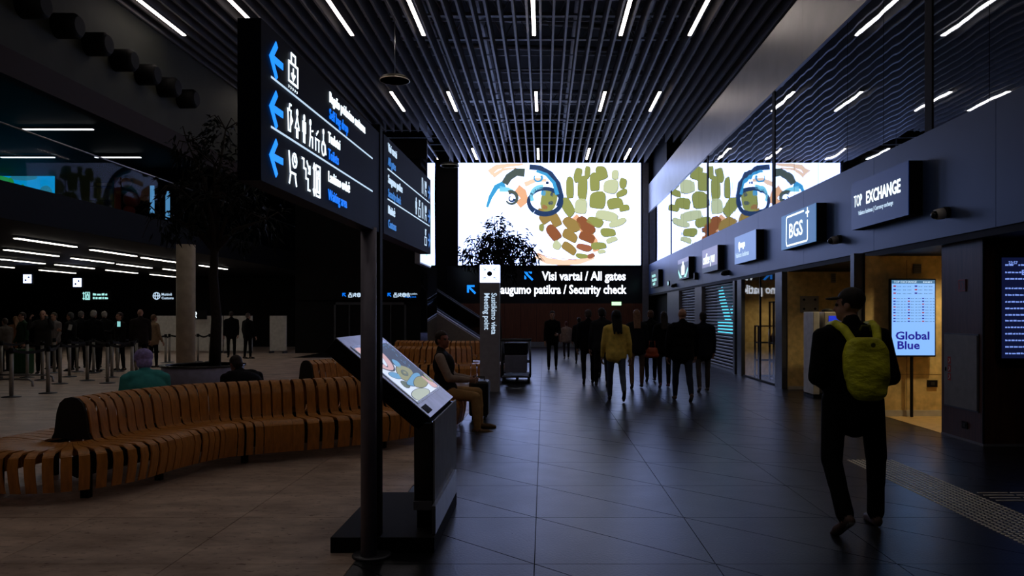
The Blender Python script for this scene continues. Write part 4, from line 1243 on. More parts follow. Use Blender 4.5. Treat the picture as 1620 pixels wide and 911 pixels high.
for i, (ya, yb) in enumerate(((26.2, 27.4), (30.6, 33.5))): bx('pier', (5.24, 5.6, ya, yb, 0, 2.56), 'satin_grey', bay)
bx('dark_opening', (5.7, 5.75, 33.5, 40, 0, 2.56), 'black', bay)
# glass front of the shop
gf = thing('glass_shopfront', 'tall glass shop front reflecting the lit gate lettering', 'shopfront', (XW, 19.3, 0))
for ya, yb in ((17.78, 19.3), (19.34, 20.92)):
    bx('pane', (-0.006, 0.006, ya - 19.3, yb - 19.3, 0.04, 2.55), 'glass', gf)
bx('bottom_rail', (-0.03, 0.03, 17.76 - 19.3, 20.94 - 19.3, 0, 0.04), 'black', gf)
bx('stile', (-0.02, 0.02, 0, 0.04, 0.04, 2.55), 'black', gf)
bm = bmesh.new(); tube(bm, [(-0.05, -0.9, 0.9), (-0.05, -0.9, 1.3)], 0.015, 8); obj('handle', bm, 'steel', gf)
# racks inside the glass shop
for i, (x, y, w, h, lb) in enumerate(((6.0, 20.2, 1.1, 1.35, 'low dark metal display rack inside the glass shop'), (5.85, 19.4, 0.5, 1.95, 'tall narrow dark metal rack behind the glass shop front'), (6.05, 18.3, 0.7, 1.35, 'dark metal rack with bottles near the glass shop door frame'))):
    t = thing('display_rack', lb, 'rack', (x, y, 0))
    for sx in (-1, 1):
        for sy in (-1, 1): bx('upright', (sx * w / 2 - .02, sx * w / 2 + .02, sy * .17 - .02, sy * .17 + .02, 0, h), 'rubber', t)
    for z in (0.05, 0.45, 0.9, h - 0.03): bx('shelf', (-w / 2, w / 2, -.17, .17, z, z + .03), 'rubber', t)
    rr = random.Random(i)
    for q in range(4):
        bm = bmesh.new(); lathe(bm, [(.001, 0), (.035, 0), (.035, .14), (.014, .18), (.014, .22), (.001, .22)], seg=10)
        o = obj('bottle', bm, 'dark_wood'); o.location = (x - w / 2 + .06 + q * (w - .12) / 3, y, 0.93)
        tag(o, f'dark bottle on the {["low wide", "tall narrow", "door-side"][i]} rack of the glass shop, {["first", "second", "third", "last"][q]} along its shelf', 'bottle', 'bottles in the glass shop')
vs_ = thing('potted_plant', 'spiky plant on the tall rack in the glass shop', 'plant', (5.85, 19.4, 1.35))
bm = bmesh.new(); lathe(bm, [(.001, 0), (.06, 0), (.08, .12), (.001, .12)], seg=12); obj('pot', bm, 'rubber', vs_)
bm = bmesh.new()
for i in range(14):
    a_ = i * 2.4; r_ = .05 + .012 * i
    tube(bm, [(0, 0, .1), (r_ * .6 * math.cos(a_), r_ * .6 * math.sin(a_), .3), (r_ * 1.3 * math.cos(a_), r_ * 1.3 * math.sin(a_), .42)], [.012, .012, .002], 4)
obj('leaf', bm, 'green_planter_leaf', vs_)
# roller shutters
def shutter(label, ya, yb, x=5.36):
    t = thing('roller_shutter', label, 'shutter', (x, (ya + yb) / 2, 0), 0, None)
    n_ = 26
    me = None
    for i in range(n_):
        z = 0.06 + i * 2.5 / n_
        bm = bmesh.new(); L_ = (yb - ya) / 2
        pts = [(0.012, z), (-0.014, z + 0.02), (-0.02, z + 0.05), (-0.014, z + 0.062), (0.008, z + 0.070)]
        v1 = [bm.verts.new((p[0], -L_, p[1])) for p in pts]; v2 = [bm.verts.new((p[0], L_, p[1])) for p in pts]
        for q in range(4): bm.faces.new((v1[q], v1[q + 1], v2[q + 1], v2[q]))
        bm.faces.new(v1); bm.faces.new(v2)
        obj('slat', bm, 'shutter', t)
    bx('bottom_bar', (-.03, .03, -(yb - ya) / 2, (yb - ya) / 2, 0, .06), 'dark_steel', t)
    return t
shutter('closed roller shutter beside the glass shop, with a teal poster glowing behind it', 21.85, 26.15)
shutter('closed roller shutter between the two grey piers farther along', 27.45, 30.55)
ps = thing('lit_poster', 'teal lit poster glowing through the roller shutter slats', 'poster', (5.42, 23.3, 1.08))
bx('backing', (0, .02, -1.35, 1.35, 0, 1.45), 'dark_face', ps)
bm = bmesh.new(); poly(bm, [(.1, .0), (2.6, .0), (2.6, .35), (.1, .35)], .004); poly(bm, [(.2, 1.3), (.7, 1.4), (1.9, .35), (1.1, .35), (.3, 1.0)], .004); poly(bm, [(1.7, .7), (2.6, 1.0), (2.6, .8), (1.9, .5)], .004)
printed('picture', bm, (-.001, 1.35, 0), FACE_LEFT, 'poster_teal', ps)

# wooden pier, fire cabinet, flight board
wp_ = sbox('wall_pier', (5.42, 7.6, 9.74, 10.76, 0, 2.56), 'dark_wood')
bx('skirting', (5.415, 7.6, 9.735, 10.76, 0, 0.03), 'satin_grey', wp_)
bx('corner_trim', (5.412, 5.43, 9.732, 9.75, 0.03, 2.56), 'black', wp_)
fc = thing('fire_cabinet', 'grey fire cabinet door with red pictograms set in the wooden pier', 'cabinet', (5.42, 10.25, 0))
bx('frame', (-0.012, 0.0, -0.42, 0.42, 0.40, 1.38), 'dark_steel', fc)
bx('door', (-0.022, -0.012, -0.40, 0.40, 0.42, 1.36), 'cabinet_grey', fc)
bm = bmesh.new()
for z in (0.0, 0.11, 0.22): poly(bm, [(0, z), (.075, z), (.075, z + .095), (0, z + .095)], .002)
printed('label_strip', bm, (-0.0225, 0.30, 0.75), FACE_LEFT, 'red_print', fc)
bm = bmesh.new()
for z in (0.0, 0.11, 0.22): ribbon(bm, [(.02, z + .02), (.055, z + .05), (.03, z + .075)], .012, False, .001)
printed('pictogram', bm, (-0.0246, 0.30, 0.75), FACE_LEFT, 'white_paint', fc)
bx('lock', (-0.028, -0.022, 0.34, 0.37, 0.87, 0.92), 'black', fc)
bm = bmesh.new(); poly(bm, [(0, 0), (.06, 0), (.06, .04), (0, .04)], .002); printed('maker_plate', bm, (-0.0225, -0.31, 1.27), FACE_LEFT, 'satin_grey', fc)
fs_ = thing('fire_sign', 'small red fire equipment sign above the grey cabinet', 'sign', (5.415, 10.22, 2.0))
bx('plate', (-.006, 0, -.09, .09, -.08, .08), 'dark_wood', fs_)
bm = bmesh.new(); ribbon(bm, [(.01, .01), (.17, .01), (.17, .15), (.01, .15)], .01, True, .001); ribbon(bm, [(.04, .03), (.04, .12)], .016, False, .001); ribbon(bm, [(.09, .03), (.12, .07), (.09, .12)], .014, False, .001)
printed('pictogram', bm, (-.0065, .09, -.08), FACE_LEFT, 'red_print', fs_)
so = thing('wall_socket', 'small black socket low on the wooden pier', 'socket', (5.415, 10.15, 0.2)); bx('plate', (-.012, 0, -.06, .06, -.04, .05), 'black', so); bx('insert', (-.016, -.012, -.03, .03, -.02, .03), 'rubber', so)
fb = thing('flight_board', 'dark flight information screen with blue text rows on the wooden pier', 'screen', (6.2, 9.73, 1.05))
bx('case', (-0.64, 0.64, -0.07, 0, 0, 1.32), 'black', fb, 0.01)
bx('display', (-0.6, 0.6, -0.074, -0.07, 0.04, 1.27), 'flight_face', fb)
lettering('23:57', 0.05, (-0.52, -0.077, 1.19), FACE_CAM, 'flight_text', fb, 0.01)
lettering('D', 0.085, (-0.36, -0.077, 1.06), FACE_CAM, 'flight_text', fb, 0.02)
rws = [(0.0, z, l) for z, l in ((.87, .1), (.78, .3), (.70, .3), (.585, .4), (.505, .42), (.42, .38), (.34, .38), (.26, .36), (.19, .3), (.11, .36), (.03, .6), (-.05, .38), (-.13, .33), (-.21, .6))] + [(.16, .87, .3)]
bars([(x, z + 0.3, l) for x, z, l in rws], 0.05, 0.02, (-0.56, -0.077, 0), FACE_CAM, 'flight_text', fb, 'lettering', 5)

# exchange bay: tall rate screen on a stand
tv = thing('rate_screen', 'tall bright currency rate screen on a thin stand before the plywood wall', 'screen', (5.81, 12.48, 0))
bx('case', (-.36, .36, -.06, .02, .96, 2.19), 'black', tv, 0.012)
bx('display', (-.338, .338, -.064, -.06, .985, 2.165), 'tv_face', tv)
bx('header', (-.338, .338, -.067, -.064, 2.11, 2.165), 'tv_head', tv)
lettering('TOP EXCHANGE', 0.048, (-.31, -.069, 2.122), FACE_CAM, 'text_soft', tv, 0.008)
bars([(0, 0, .14)], .05, .022, (.15, -.069, 2.125), FACE_CAM, 'text_soft', tv)
lettering('Global', 0.175, (-.285, -.067, 1.235), FACE_CAM, 'tv_ink', tv, 0.022, 1.17)
lettering('Blue', 0.175, (-.26, -.067, 1.085), FACE_CAM, 'tv_ink', tv, 0.022, 1.17)
rows3 = []; fl = bmesh.new(); fr2 = bmesh.new()
for q, z in enumerate((2.06, 2.005, 1.95)):
    for c in (0, 1):
        rows3 += [(c * .335 + .06, z, .06), (c * .335 + .15, z, .05), (c * .335 + .22, z, .06)]
        poly(fl if (q + c) % 2 else fr2, [(c * .335 + .0, z), (c * .335 + .04, z), (c * .335 + .04, z + .022), (c * .335, z + .022)], .002)
for q in range(9):
    z = 1.87 - q * .045
    for c in (0, 1, 2):
        rows3 += [(c * .225 + .05, z, .05), (c * .225 + .12, z, .035), (c * .225 + .17, z, .035)]
        poly(fl if (q * 2 + c) % 3 else fr2, [(c * .225 + .0, z), (c * .225 + .035, z), (c * .225 + .035, z + .018), (c * .225, z + .018)], .002)
bars(rows3, .03, .012, (-.315, -.066, 0), FACE_CAM, 'tv_grey', tv, 'lettering', 4)
printed('flag', fl, (-.315, -.066, 0), FACE_CAM, 'tv_ink', tv); printed('flag', fr2, (-.315, -.066, 0), FACE_CAM, 'tv_red', tv)
bx('stand', (-.015, .015, -.03, .02, 0.01, .97), 'black', tv)
so = thing('wall_socket', 'black double socket on the plywood wall beside the rate screen', 'socket', (6.19, 12.59, .52)); bx('plate', (-.08, .08, -.02, 0, -.05, .06), 'black', so); bx('insert', (-.03, .03, -.026, -.02, -.02, .03), 'rubber', so)
vt = thing('wall_vent', 'small grey vent high on the plywood wall above the rate screen', 'vent', (5.95, 12.59, 2.35)); bx('cover', (-.06, .06, -.02, 0, -.07, .08), 'cabinet_grey', vt)
for z in (-.04, -.01, .02, .05): bx('slat', (-.05, .05, -.026, -.02, z, z + .012), 'dark_steel', vt)
# cash machine bay
am = thing('cash_machine', 'pale cash machine with a glowing blue display in the plywood bay', 'cash machine', (5.65, 15.6, 0))
bx('cabinet', (-.22, .36, -.3, .3, 0.08, 1.68), 'plastic', am, 0.02)
bx('side_panel', (-.42, -.30, -.28, .3, 0.05, 1.68), 'white_paint', am, 0.01)
bx('plinth', (-.42, .36, -.28, .3, 0, 0.08), 'black', am)
bx('display', (-.13, .09, -.305, -.3, 1.42, 1.60), 'atm_blue', am); bx('keypad', (-.13, .09, -.31, -.3, 1.28, 1.39), 'white_paint', am)
bm = bmesh.new(); lathe(bm, [(.001, 0), (.1, 0), (.12, .03), (.05, .06), (.001, .065)], -.1, -.15, 14); bm.transform(Matrix.Translation((0, 0, 1.68))); obj('lid', bm, 'rubber', am)
nb = thing('notice_board', 'grey notice plate with four round fixings high in the plywood bay', 'notice', (5.78, 17.19, 1.85))
bx('plate', (-.2, .2, -.02, 0, -.18, .18), 'cabinet_grey', nb)
for x in (-.12, .12):
    for z in (-.1, .1):
        bm = bmesh.new(); tube(bm, [(x, -.03, z), (x, -.02, z)], .025, 10); obj('fixing', bm, 'black', nb)
vt = thing('wall_vent', 'small grey vent high on the wall of the cash machine bay', 'vent', (6.3, 17.19, 2.42)); bx('cover', (-.05, .05, -.02, 0, -.1, .1), 'cabinet_grey', vt)
for z in (-.06, -.02, .02, .06): bx('slat', (-.04, .04, -.026, -.02, z, z + .012), 'dark_steel', vt)
# lamps of the bays
def downlight(x, y, p, label, col=(1, .80, .46)):
    t = thing('downlight', label, 'light', (x, y, 2.52))
    bm = bmesh.new(); lathe(bm, [(.07, 0), (.09, 0), (.09, .03), (.07, .03), (.07, 0)], seg=20); obj('ring', bm, 'steel', t)
    bm = bmesh.new(); lathe(bm, [(.001, .015), (.07, .015), (.07, .025), (.001, .025)], seg=20); obj('lens', bm, emit('lens', col, 8), t)
    l = bpy.data.lights.new('bay_lamp', 'SPOT'); l.energy = p; l.color = col; l.spot_size = 2.6; l.spot_blend = .6; l.shadow_soft_size = .06
    o = bpy.data.objects.new('bay_lamp', l); C.objects.link(o); o.location = (x, y, 2.5); o.parent = t
    o.matrix_parent_inverse = Matrix.Translation(t.location).inverted()
downlight(6.25, 11.7, 72, 'round downlight in the exchange bay ceiling')
downlight(6.2, 15.0, 40, 'round downlight in the cash machine bay ceiling')
downlight(6.2, 20.0, 50, 'round downlight inside the glass shop')

# ------------------------------------------------------------------ shop signs on the fascia
def sign_box(label, ya, yb, z0, z1, face):
    t = thing('shop_sign', label, 'sign', (XW, (ya + yb) / 2, (z0 + z1) / 2))
    w, h = yb - ya, z1 - z0
    bx('case', (-.19, 0, -w / 2, w / 2, -h / 2, h / 2), 'black', t)
    bx('face', (-.2, -.19, -w / 2, w / 2, -h / 2, h / 2), face, t)
    return t, w, h
t, w, h = sign_box('large dark blue lit currency exchange sign with bold white letters', 11.05, 13.1, 3.02, 3.78, 'top_face')
lettering('TOP', .27, (-.202, w / 2 - .12, -.02), FACE_LEFT, 'text_white', t, .0, .62)
lettering('EXCHANGE', .27, (-.202, w / 2 - .6, -.02), FACE_LEFT, 'text_white', t, .024, .84)
lettering('Valiutos keitimas | Currency exchange', .1, (-.202, w / 2 - .3, -.17), FACE_LEFT, 'text_soft', t, .0, .82)
t, w, h = sign_box('lit blue sign with three big white letters in a rounded frame', 14.8, 16.95, 3.0, 3.72, 'bgs_face')
lettering('BGS', .42, (-.202, .56, -.15), FACE_LEFT, 'text_white', t, .012, 1.2)
bm = bmesh.new()
fr_ = [(-.78, -.2)] + circ(-.7, -.24, .06, 5, PI, 1.5 * PI) + circ(.5, -.24, .06, 5, 1.5 * PI, 2 * PI) + [(.56, .1)]
ribbon(bm, fr_, .035); ribbon(bm, [(-.78, -.2)] + circ(-.7, .24, .06, 5, PI, .5 * PI) + [(.35, .3)], .035)
ribbon(bm, [(.56, .15), (.56, .34)], .04); ribbon(bm, [(.46, .245), (.66, .245)], .04)
printed('emblem', bm, (-.202, -.05, 0), FACE_LEFT, 'text_white', t)
t, w, h = sign_box('pale blue lit sign with a round emblem and two lines of white text', 19.0, 21.1, 2.96, 3.68, 'exchange_face')
bm = bmesh.new(); poly(bm, circ(0, 0, .1, 14)); poly(bm, [(-.04, -.08), (.06, -.08), (.0, -.17)]); printed('emblem', bm, (-.203, .52, .1), FACE_LEFT, 'text_white', t)
lettering('ange', .24, (-.203, .4, .04), FACE_LEFT, 'text_white', t, .02, 1.0)
lettering('Valiutos keitimas', .18, (-.203, .92, -.2), FACE_LEFT, 'text_soft', t, .01, 1.1)
t, w, h = sign_box('lit lilac cafe sign with white handwriting', 23.2, 25.4, 2.95, 3.68, 'coffee_face')
bx('lower_face', (-.202, -.2, -w / 2, w / 2, -h / 2, -h / 2 + .16), 'dark_face', t)
lettering('coffee you', .46, (-.205, .98, -.1), FACE_LEFT, 'text_white', t, .008, .88, shear=.25)
t, w, h = sign_box('lit dark sign with a white bottle between green leaves', 27.8, 30.0, 2.93, 3.68, 'dark_face')
bx('upper_face', (-.202, -.2, -w / 2, w / 2, h / 2 - .16, h / 2), 'coffee_face', t)
bm = bmesh.new(); poly(bm, [(-.34, -.22), (.34, -.22), (.34, .08), (.14, .16), (.14, .26), (-.14, .26), (-.14, .16), (-.34, .08)]); printed('bottle_emblem', bm, (-.204, 0, 0), FACE_LEFT, 'text_white', t)
bm = bmesh.new()
for s in (-1, 1): poly(bm, [(s * .4, -.3), (s * .95, .02), (s * 1.0, -.1), (s * .6, -.34)]); poly(bm, [(s * .1, -.33), (s * .5, -.2), (s * .55, -.3)])
printed('leaf_emblem', bm, (-.204, 0, 0), FACE_LEFT, 'mint', t)
t, w, h = sign_box('small dark sign with mint green lettering nearest the back wall', 35.2, 37.6, 2.9, 3.65, 'dark_face')
bars([(.2, .42, 1.2), (.3, .22, 1.4), (.5, .04, .8)], .3, .14, (-.204, .95, -.33), FACE_LEFT, 'mint', t)

# cameras, small speakers on the fascia
def dome(y, z, label, m='white_paint'):
    t = thing('security_camera', label, 'camera', (XW, y, z))
    bm = bmesh.new(); tube(bm, [(0, 0, 0), (-.06, 0, 0)], .075, 16); obj('mount', bm, 'black', t)
    bm = bmesh.new(); tube(bm, [(-.06, 0, -.01), (-.17, 0, -.03)], [.075, .068], 16); obj('housing', bm, m, t)
    bm = bmesh.new(); bmesh.ops.create_uvsphere(bm, u_segments=14, v_segments=8, radius=.055, matrix=Matrix.Translation((-.18, -.015, -.035))); obj('lens', bm, 'black_gloss', t, smooth=True)
dome(10.35, 2.96, 'white dome camera on the blue fascia beyond the large dark currency exchange sign')
dome(14.1, 2.97, 'grey dome camera between the dark exchange sign and the rounded-frame sign', 'cabinet_grey')
dome(22.6, 2.83, 'dark dome camera below the lilac cafe sign', 'black')
dome(31.5, 2.8, 'dark dome camera under the bottle sign', 'black')
t = thing('fascia_speaker', 'small dark speaker box on the fascia between two signs', 'speaker', (XW, 27.2, 2.95)); bx('box', (-.12, 0, -.09, .09, -.12, .12), 'black', t); bx('grille', (-.125, -.12, -.07, .07, -.1, .1), 'dark_steel', t)
t = thing('emergency_lamp', 'small round lit lamp on the fascia below the bottle sign', 'lamp', (XW, 33.3, 2.95))
bm = bmesh.new(); tube(bm, [(0, 0, 0), (-.05, 0, 0)], .11, 14); obj('case', bm, 'black', t)
bm = bmesh.new(); tube(bm, [(-.05, 0, 0), (-.06, 0, 0)], .09, 14); obj('lens', bm, 'camera_light', t)

# ------------------------------------------------------------------ tactile paving
tp = thing('tactile_strip', 'strip of raised steel warning studs running along the dark floor', 'tactile paving', (3.65, 7, 0))
bm = bmesh.new(); lathe(bm, [(.019, 0), (.0165, .004), (.010, .0058), (.0001, .006)], seg=10)
bmesh.ops.recalc_face_normals(bm, faces=bm.faces)
me_s = bpy.data.meshes.new('stud'); bm.to_mesh(me_s); bm.free(); me_s.materials.append(M['stud'])
rest = bmesh.new(); cnt_ = 0
for r in range(88):
    for c in range(10):
        x, y = 3.40 + c * 0.053 - 3.65, 4.2 + r * 0.053 - 7
        vis = (3.4 + c * .053) / (y + 7) < 760 / 1250 - 0.0
        if vis and cnt_ < 300:
            o = bpy.data.objects.new('stud', me_s); C.objects.link(o); o.parent = tp; o.location = (x, y, 0); cnt_ += 1
        else:
            b2 = bmesh.new(); b2.from_mesh(me_s); b2.transform(Matrix.Translation((x, y, 0))); tmp = bpy.data.meshes.new('t'); b2.to_mesh(tmp); b2.free(); rest.from_mesh(tmp); bpy.data.meshes.remove(tmp)
tag(obj('stud_field', rest, 'stud', tp), kind='stuff')
tp = thing('guide_strip', 'short set of raised guiding bars leading right from the studded strip', 'tactile paving', (4.5, 7.05, 0))
for r in range(4):
    for c in range(6): bx('bar', (-.55 + c * .3, -.55 + c * .3 + .27, -.17 + r * .1, -.17 + r * .1 + .025, 0, .005), 'stud', tp)

# ------------------------------------------------------------------ people
def pmat(name, col, rough=0.75, var=0.15, scale=14): return mat(name, col, rough, 0, 0.12, var, scale)
PM = {}
def cloth(col, rough=0.8):
    k = tuple(col)
    if k not in PM: PM[k] = pmat('cloth', col, rough)
    return PM[k]
SKIN = mat('skin', (0.42, 0.22, 0.15), 0.55, 0, 0.4, 0.08, 10)
HAIRM = {}
def hairm(c):
    if c not in HAIRM: HAIRM[c] = mat('hair', c, 0.6, 0, 0.3, 0.3, 30)
    return HAIRM[c]

class Blob:
    """overlapping primitives -> one remeshed surface with a material per region"""
    def __init__(s): s.bm = bmesh.new(); s.prims = []
    def cap(s, a, b, ra, rb, reg, seg=14):
        a, b = Vector(a), Vector(b)
        A, B, d = frame_of(b - a) if (b - a).length > 1e-6 else frame_of((0, 0, 1))
        rings = []
        for c, r, sg, angs in ((a, ra, -1, (80, 50, 20)), (b, rb, 1, (0, 30, 60, 80))):
            for an in angs:
                q = math.radians(an); rr = r * math.cos(q); off = d * (sg * r * math.sin(q))
                rings.append([s.bm.verts.new(c + off + (A * math.cos(2 * PI * k / seg) + B * math.sin(2 * PI * k / seg)) * rr) for k in range(seg)])
        for i in range(len(rings) - 1):
            for k in range(seg): s.bm.faces.new((rings[i][k], rings[i][(k + 1) % seg], rings[i + 1][(k + 1) % seg], rings[i + 1][k]))
        s.bm.faces.new(rings[0]); s.bm.faces.new(rings[-1])
        s.prims.append(('c', np.array(a), np.array(b), ra, rb, reg))
    def ell(s, c, r, reg, rot=None):
        m = Matrix.Translation(c) @ (rot.to_4x4() if rot else Matrix.Identity(4)) @ Matrix.Diagonal((*r, 1))
        bmesh.ops.create_icosphere(s.bm, subdivisions=3, radius=1, matrix=m)
        s.prims.append(('e', np.array(m.inverted()), min(r), reg))
    def mesh(s, voxel, mats, smooth=4, warp=None):
        bmesh.ops.recalc_face_normals(s.bm, faces=s.bm.faces)
        me = bpy.data.meshes.new('tmp'); s.bm.to_mesh(me); s.bm.free()
        o = bpy.data.objects.new('tmp', me); C.objects.link(o)
        r = o.modifiers.new('r', 'REMESH'); r.mode = 'VOXEL'; r.voxel_size = voxel
        f = o.modifiers.new('s', 'SMOOTH'); f.iterations = smooth; f.factor = 0.5
        bpy.context.view_layer.update()
        out = bpy.data.meshes.new_from_object(o.evaluated_get(bpy.context.evaluated_depsgraph_get()))
        bpy.data.objects.remove(o); bpy.data.meshes.remove(me)
        n = len(out.polygons)
        co = np.empty(n * 3); out.polygons.foreach_get('center', co); co = co.reshape(n, 3)
        best = np.full(n, 1e9); reg = np.zeros(n, int)
        order = []
        for p in s.prims:
            nm = p[-1]
            if nm not in order: order.append(nm)
            if p[0] == 'c':
                a, b, ra, rb = p[1], p[2], p[3], p[4]
                ab = b - a; t = np.clip(((co - a) @ ab) / max(1e-9, ab @ ab), 0, 1)
                d = np.linalg.norm(co - (a + t[:, None] * ab), axis=1) - (ra + (rb - ra) * t)
            else:
                q = co @ p[1][:3, :3].T + p[1][:3, 3]
                d = (np.linalg.norm(q, axis=1) - 1) * p[2]
            k = d < best
            best[k] = d[k]; reg[k] = order.index(nm)
        out.materials.clear()
        for nm in order: out.materials.append(mats[nm])
        out.polygons.foreach_set('material_index', reg)
        out.polygons.foreach_set('use_smooth', np.ones(n, bool))
        if warp:
            for v in out.vertices: v.co = warp(v.co)
        out.update()
        return out

def link(name, me, parent, m=None):
    o = bpy.data.objects.new(name, me); C.objects.link(o); o.parent = parent
    if m: o.matrix_local = m
    return o

# one hand per side: wrist at the origin, fingers towards -Z, thumb towards +Y, palm faces -X * side
def hand_mesh(side, curl):
    B = Blob(); s = side
    B.ell((0, 0, -.045), (.017, .040, .052), 'skin')
    B.cap((0, 0, .02), (0, 0, -.02), .026, .026, 'skin')
    for k, (y, l, r) in enumerate(((.030, .076, .0088), (.0105, .084, .0092), (-.0095, .078, .0088), (-.028, .060, .0078))):
        p = Vector((0, y, -.085)); a = 0.12 + 0.05 * k
        for f, q in ((.45, curl * .5), (.30, curl), (.25, curl * .8)):
            a += q
            e = p + Vector((-s * math.sin(a) * l * f, (y * .12) * f, -math.cos(a) * l * f))
            B.cap(p, e, r, r * .93, 'skin', 10); p = e; r *= .93
    p = Vector((-s * .008, .03, -.03)); q = Vector((-s * .016, .062, -.062)); e = Vector((-s * .024, .070, -.094))
    B.cap(p, q, .0135, .0115, 'skin', 10); B.cap(q, e, .0108, .009, 'skin', 10)
    return B.mesh(0.0042, {'skin': SKIN}, 2)
HAND = {(s, c): hand_mesh(s, c) for s in (-1, 1) for c in (0.35, 0.9)}

def person(label, x, y, h, heading, top, bottom, shoe=(.02, .02, .02), skin=None, hair=(.015, .01, .008), style='short', lean=0.0, legs=((0.2, 0.12), (-0.12, 0.3)), arms=((0.1, .15, .35, .0), (-0.05, .15, .35, .0)), seat=None, coat=0.0, build=1.0,
           voxel=0.02, head_turn=0.0, head_nod=0.0, group=None, sleeve=None, hands=True, cap=None, skirt=False, stance=0.062, out=.03, collar=True, puffy=1.0, toe=(0, 0), zoff=0.0, boots=False, flare=1.0):
    """legs: (thigh swing forward, knee bend) right then left; arms: (swing, abduct, elbow, inward)"""
    B = Blob(); k = h
    th, sh_ = .245 * k, .246 * k
    up = Vector((0, math.sin(-lean) * -1, math.cos(lean)))        # torso axis, lean > 0 tips forward (+Y)
    up = Vector((0, math.sin(lean), math.cos(lean)))
    fw = Vector((0, math.cos(lean), -math.sin(lean)))
    hipz = 0.0
    J = {}
    low = 1e9
    for i, s in enumerate((1, -1)):
        a, b = legs[i]
        hip = Vector((s * stance * k * .92, 0, 0))
        out_ = out * s if seat is None else 0.10 * s
        knee = hip + Vector((out_ * th, math.sin(a) * th, -math.cos(a) * th))
        a2 = a - b
        ank = knee + Vector((0, math.sin(a2) * sh_, -math.cos(a2) * sh_))
        pitch = a2 * 0.9 if a2 < 0 else 0.0          # heel lifts when the shin leans back
        if seat is not None: pitch = 0
        fd = Vector((math.sin(toe[i]), math.cos(pitch) * math.cos(toe[i]), math.sin(pitch)))
        fu = Vector((0, -math.sin(pitch), math.cos(pitch)))
        heel = ank - fd * .028 * k - fu * .022 * k
        ball = ank + fd * .082 * k - fu * .030 * k
        J[s] = (hip, knee, ank, heel, ball, fd, fu)
        low = min(low, (heel - fu * .018 * k).z, (ball - fu * .016 * k).z)
    z0 = (seat if seat is not None else -low) + zoff
    O = Vector((0, 0, z0))
    bl = build
    for i, s in enumerate((1, -1)):
        hip, knee, ank, heel, ball, fd, fu = [v + O if j < 5 else v for j, v in enumerate(J[s])]
        r1, r2, r3 = .050 * k * bl, .035 * k * bl * (flare * .4 + .6), .026 * k * flare
        if skirt: r2, r3 = .027 * k, .021 * k
        B.cap(hip + Vector((0, 0, -.01 * k)), knee, r1, r2, 'bottom')
        B.cap(knee, knee.lerp(ank, .45), r2, .034 * k * (bl if not skirt else .8), 'bottom')
        B.cap(knee.lerp(ank, .45), ank + (knee - ank).normalized() * .012 * k, .034 * k * (bl if not skirt else .8), r3 * 1.08, 'bottom' if not boots else 'shoe')
        B.cap(ank, ank - fu * .015 * k, .021 * k, .022 * k, 'skin' if not boots else 'shoe')
        B.cap(heel, ball, .021 * k, .023 * k, 'shoe')
        B.cap(ball, ball + fd * .035 * k - fu * .004 * k, .022 * k, .016 * k, 'shoe')
        B.cap(heel - fu * .006 * k, ball + fd * .03 * k - fu * .006 * k, .018 * k, .015 * k, 'sole')
    # trunk
    def P(x_, f, u): return O + Vector((x_ * k, 0, 0)) + fw * (f * k) + up * (u * k)
    R = Euler((-lean, 0, 0)).to_matrix()
    w = bl * puffy
    B.ell(P(0, -.008, .0), (.098 * k * bl, .072 * k * bl, .07 * k), 'bottom' if not coat else 'top', R)
    B.ell(P(0, 0, .095), (.088 * k * w, .066 * k * w, .11 * k), 'top', R)
    B.ell(P(0, .004, .205), (.100 * k * w, .070 * k * w, .11 * k), 'top', R)
    B.cap(P(-.075 * bl, -.004, .272), P(.075 * bl, -.004, .272), .046 * k * puffy, .046 * k * puffy, 'top')
    B.cap(P(-.03, -.006, .30), P(.03, -.006, .30), .038 * k, .038 * k, 'top')
    if not coat: B.ell(P(0, 0, .02), (.100 * k * w, .074 * k * w, .075 * k), 'top', R)
    if coat:
        lo = -.02 - coat * .6
        for s in (1, -1):
            B.cap(P(s * .052 * bl, -.004, .25), P(s * .050 * bl, 0, .10), .052 * k * puffy, .056 * k * puffy, 'top')
            B.cap(P(s * .050 * bl, 0, .10), P(s * .054 * bl, 0, lo), .056 * k * puffy, .058 * k * puffy, 'top')
        B.cap(P(0, -.01, .25), P(0, -.012, lo), .060 * k * puffy, .066 * k * puffy, 'top')
    # neck and head
    hc = P(0, .014, .405)
    HR = R @ Euler((-head_nod, 0, head_turn)).to_matrix()
    def Hd(x_, f, u): return hc + HR @ Vector((x_ * k, f * k, u * k))
    B.cap(P(0, -.006, .30), hc + Vector((0, 0, -.02 * k)), .033 * k, .031 * k, 'skin')
    if collar: B.cap(P(0, -.008, .31), P(0, -.004, .335), .042 * k, .036 * k, 'top')
    B.ell(Hd(0, -.006, .018), (.043 * k, .054 * k, .050 * k), 'skin', HR)
    B.ell(Hd(0, .014, -.022), (.034 * k, .040 * k, .042 * k), 'skin', HR)
    B.cap(Hd(0, .044, -.046), Hd(0, .036, -.052), .014 * k, .016 * k, 'skin')
    B.cap(Hd(0, .049, .008), Hd(0, .062, -.016), .007 * k, .0095 * k, 'skin', 8)
    B.cap(Hd(-.018, .047, .014), Hd(.018, .047, .014), .007 * k, .007 * k, 'skin', 8)
    B.cap(Hd(-.010, .051, -.033), Hd(.010, .051, -.033), .006 * k, .006 * k, 'lips', 8)
    for s in (1, -1): B.ell(Hd(s * .044, -.004, -.006), (.006 * k, .012 * k, .017 * k), 'skin', HR)
    # arms
    hm = []
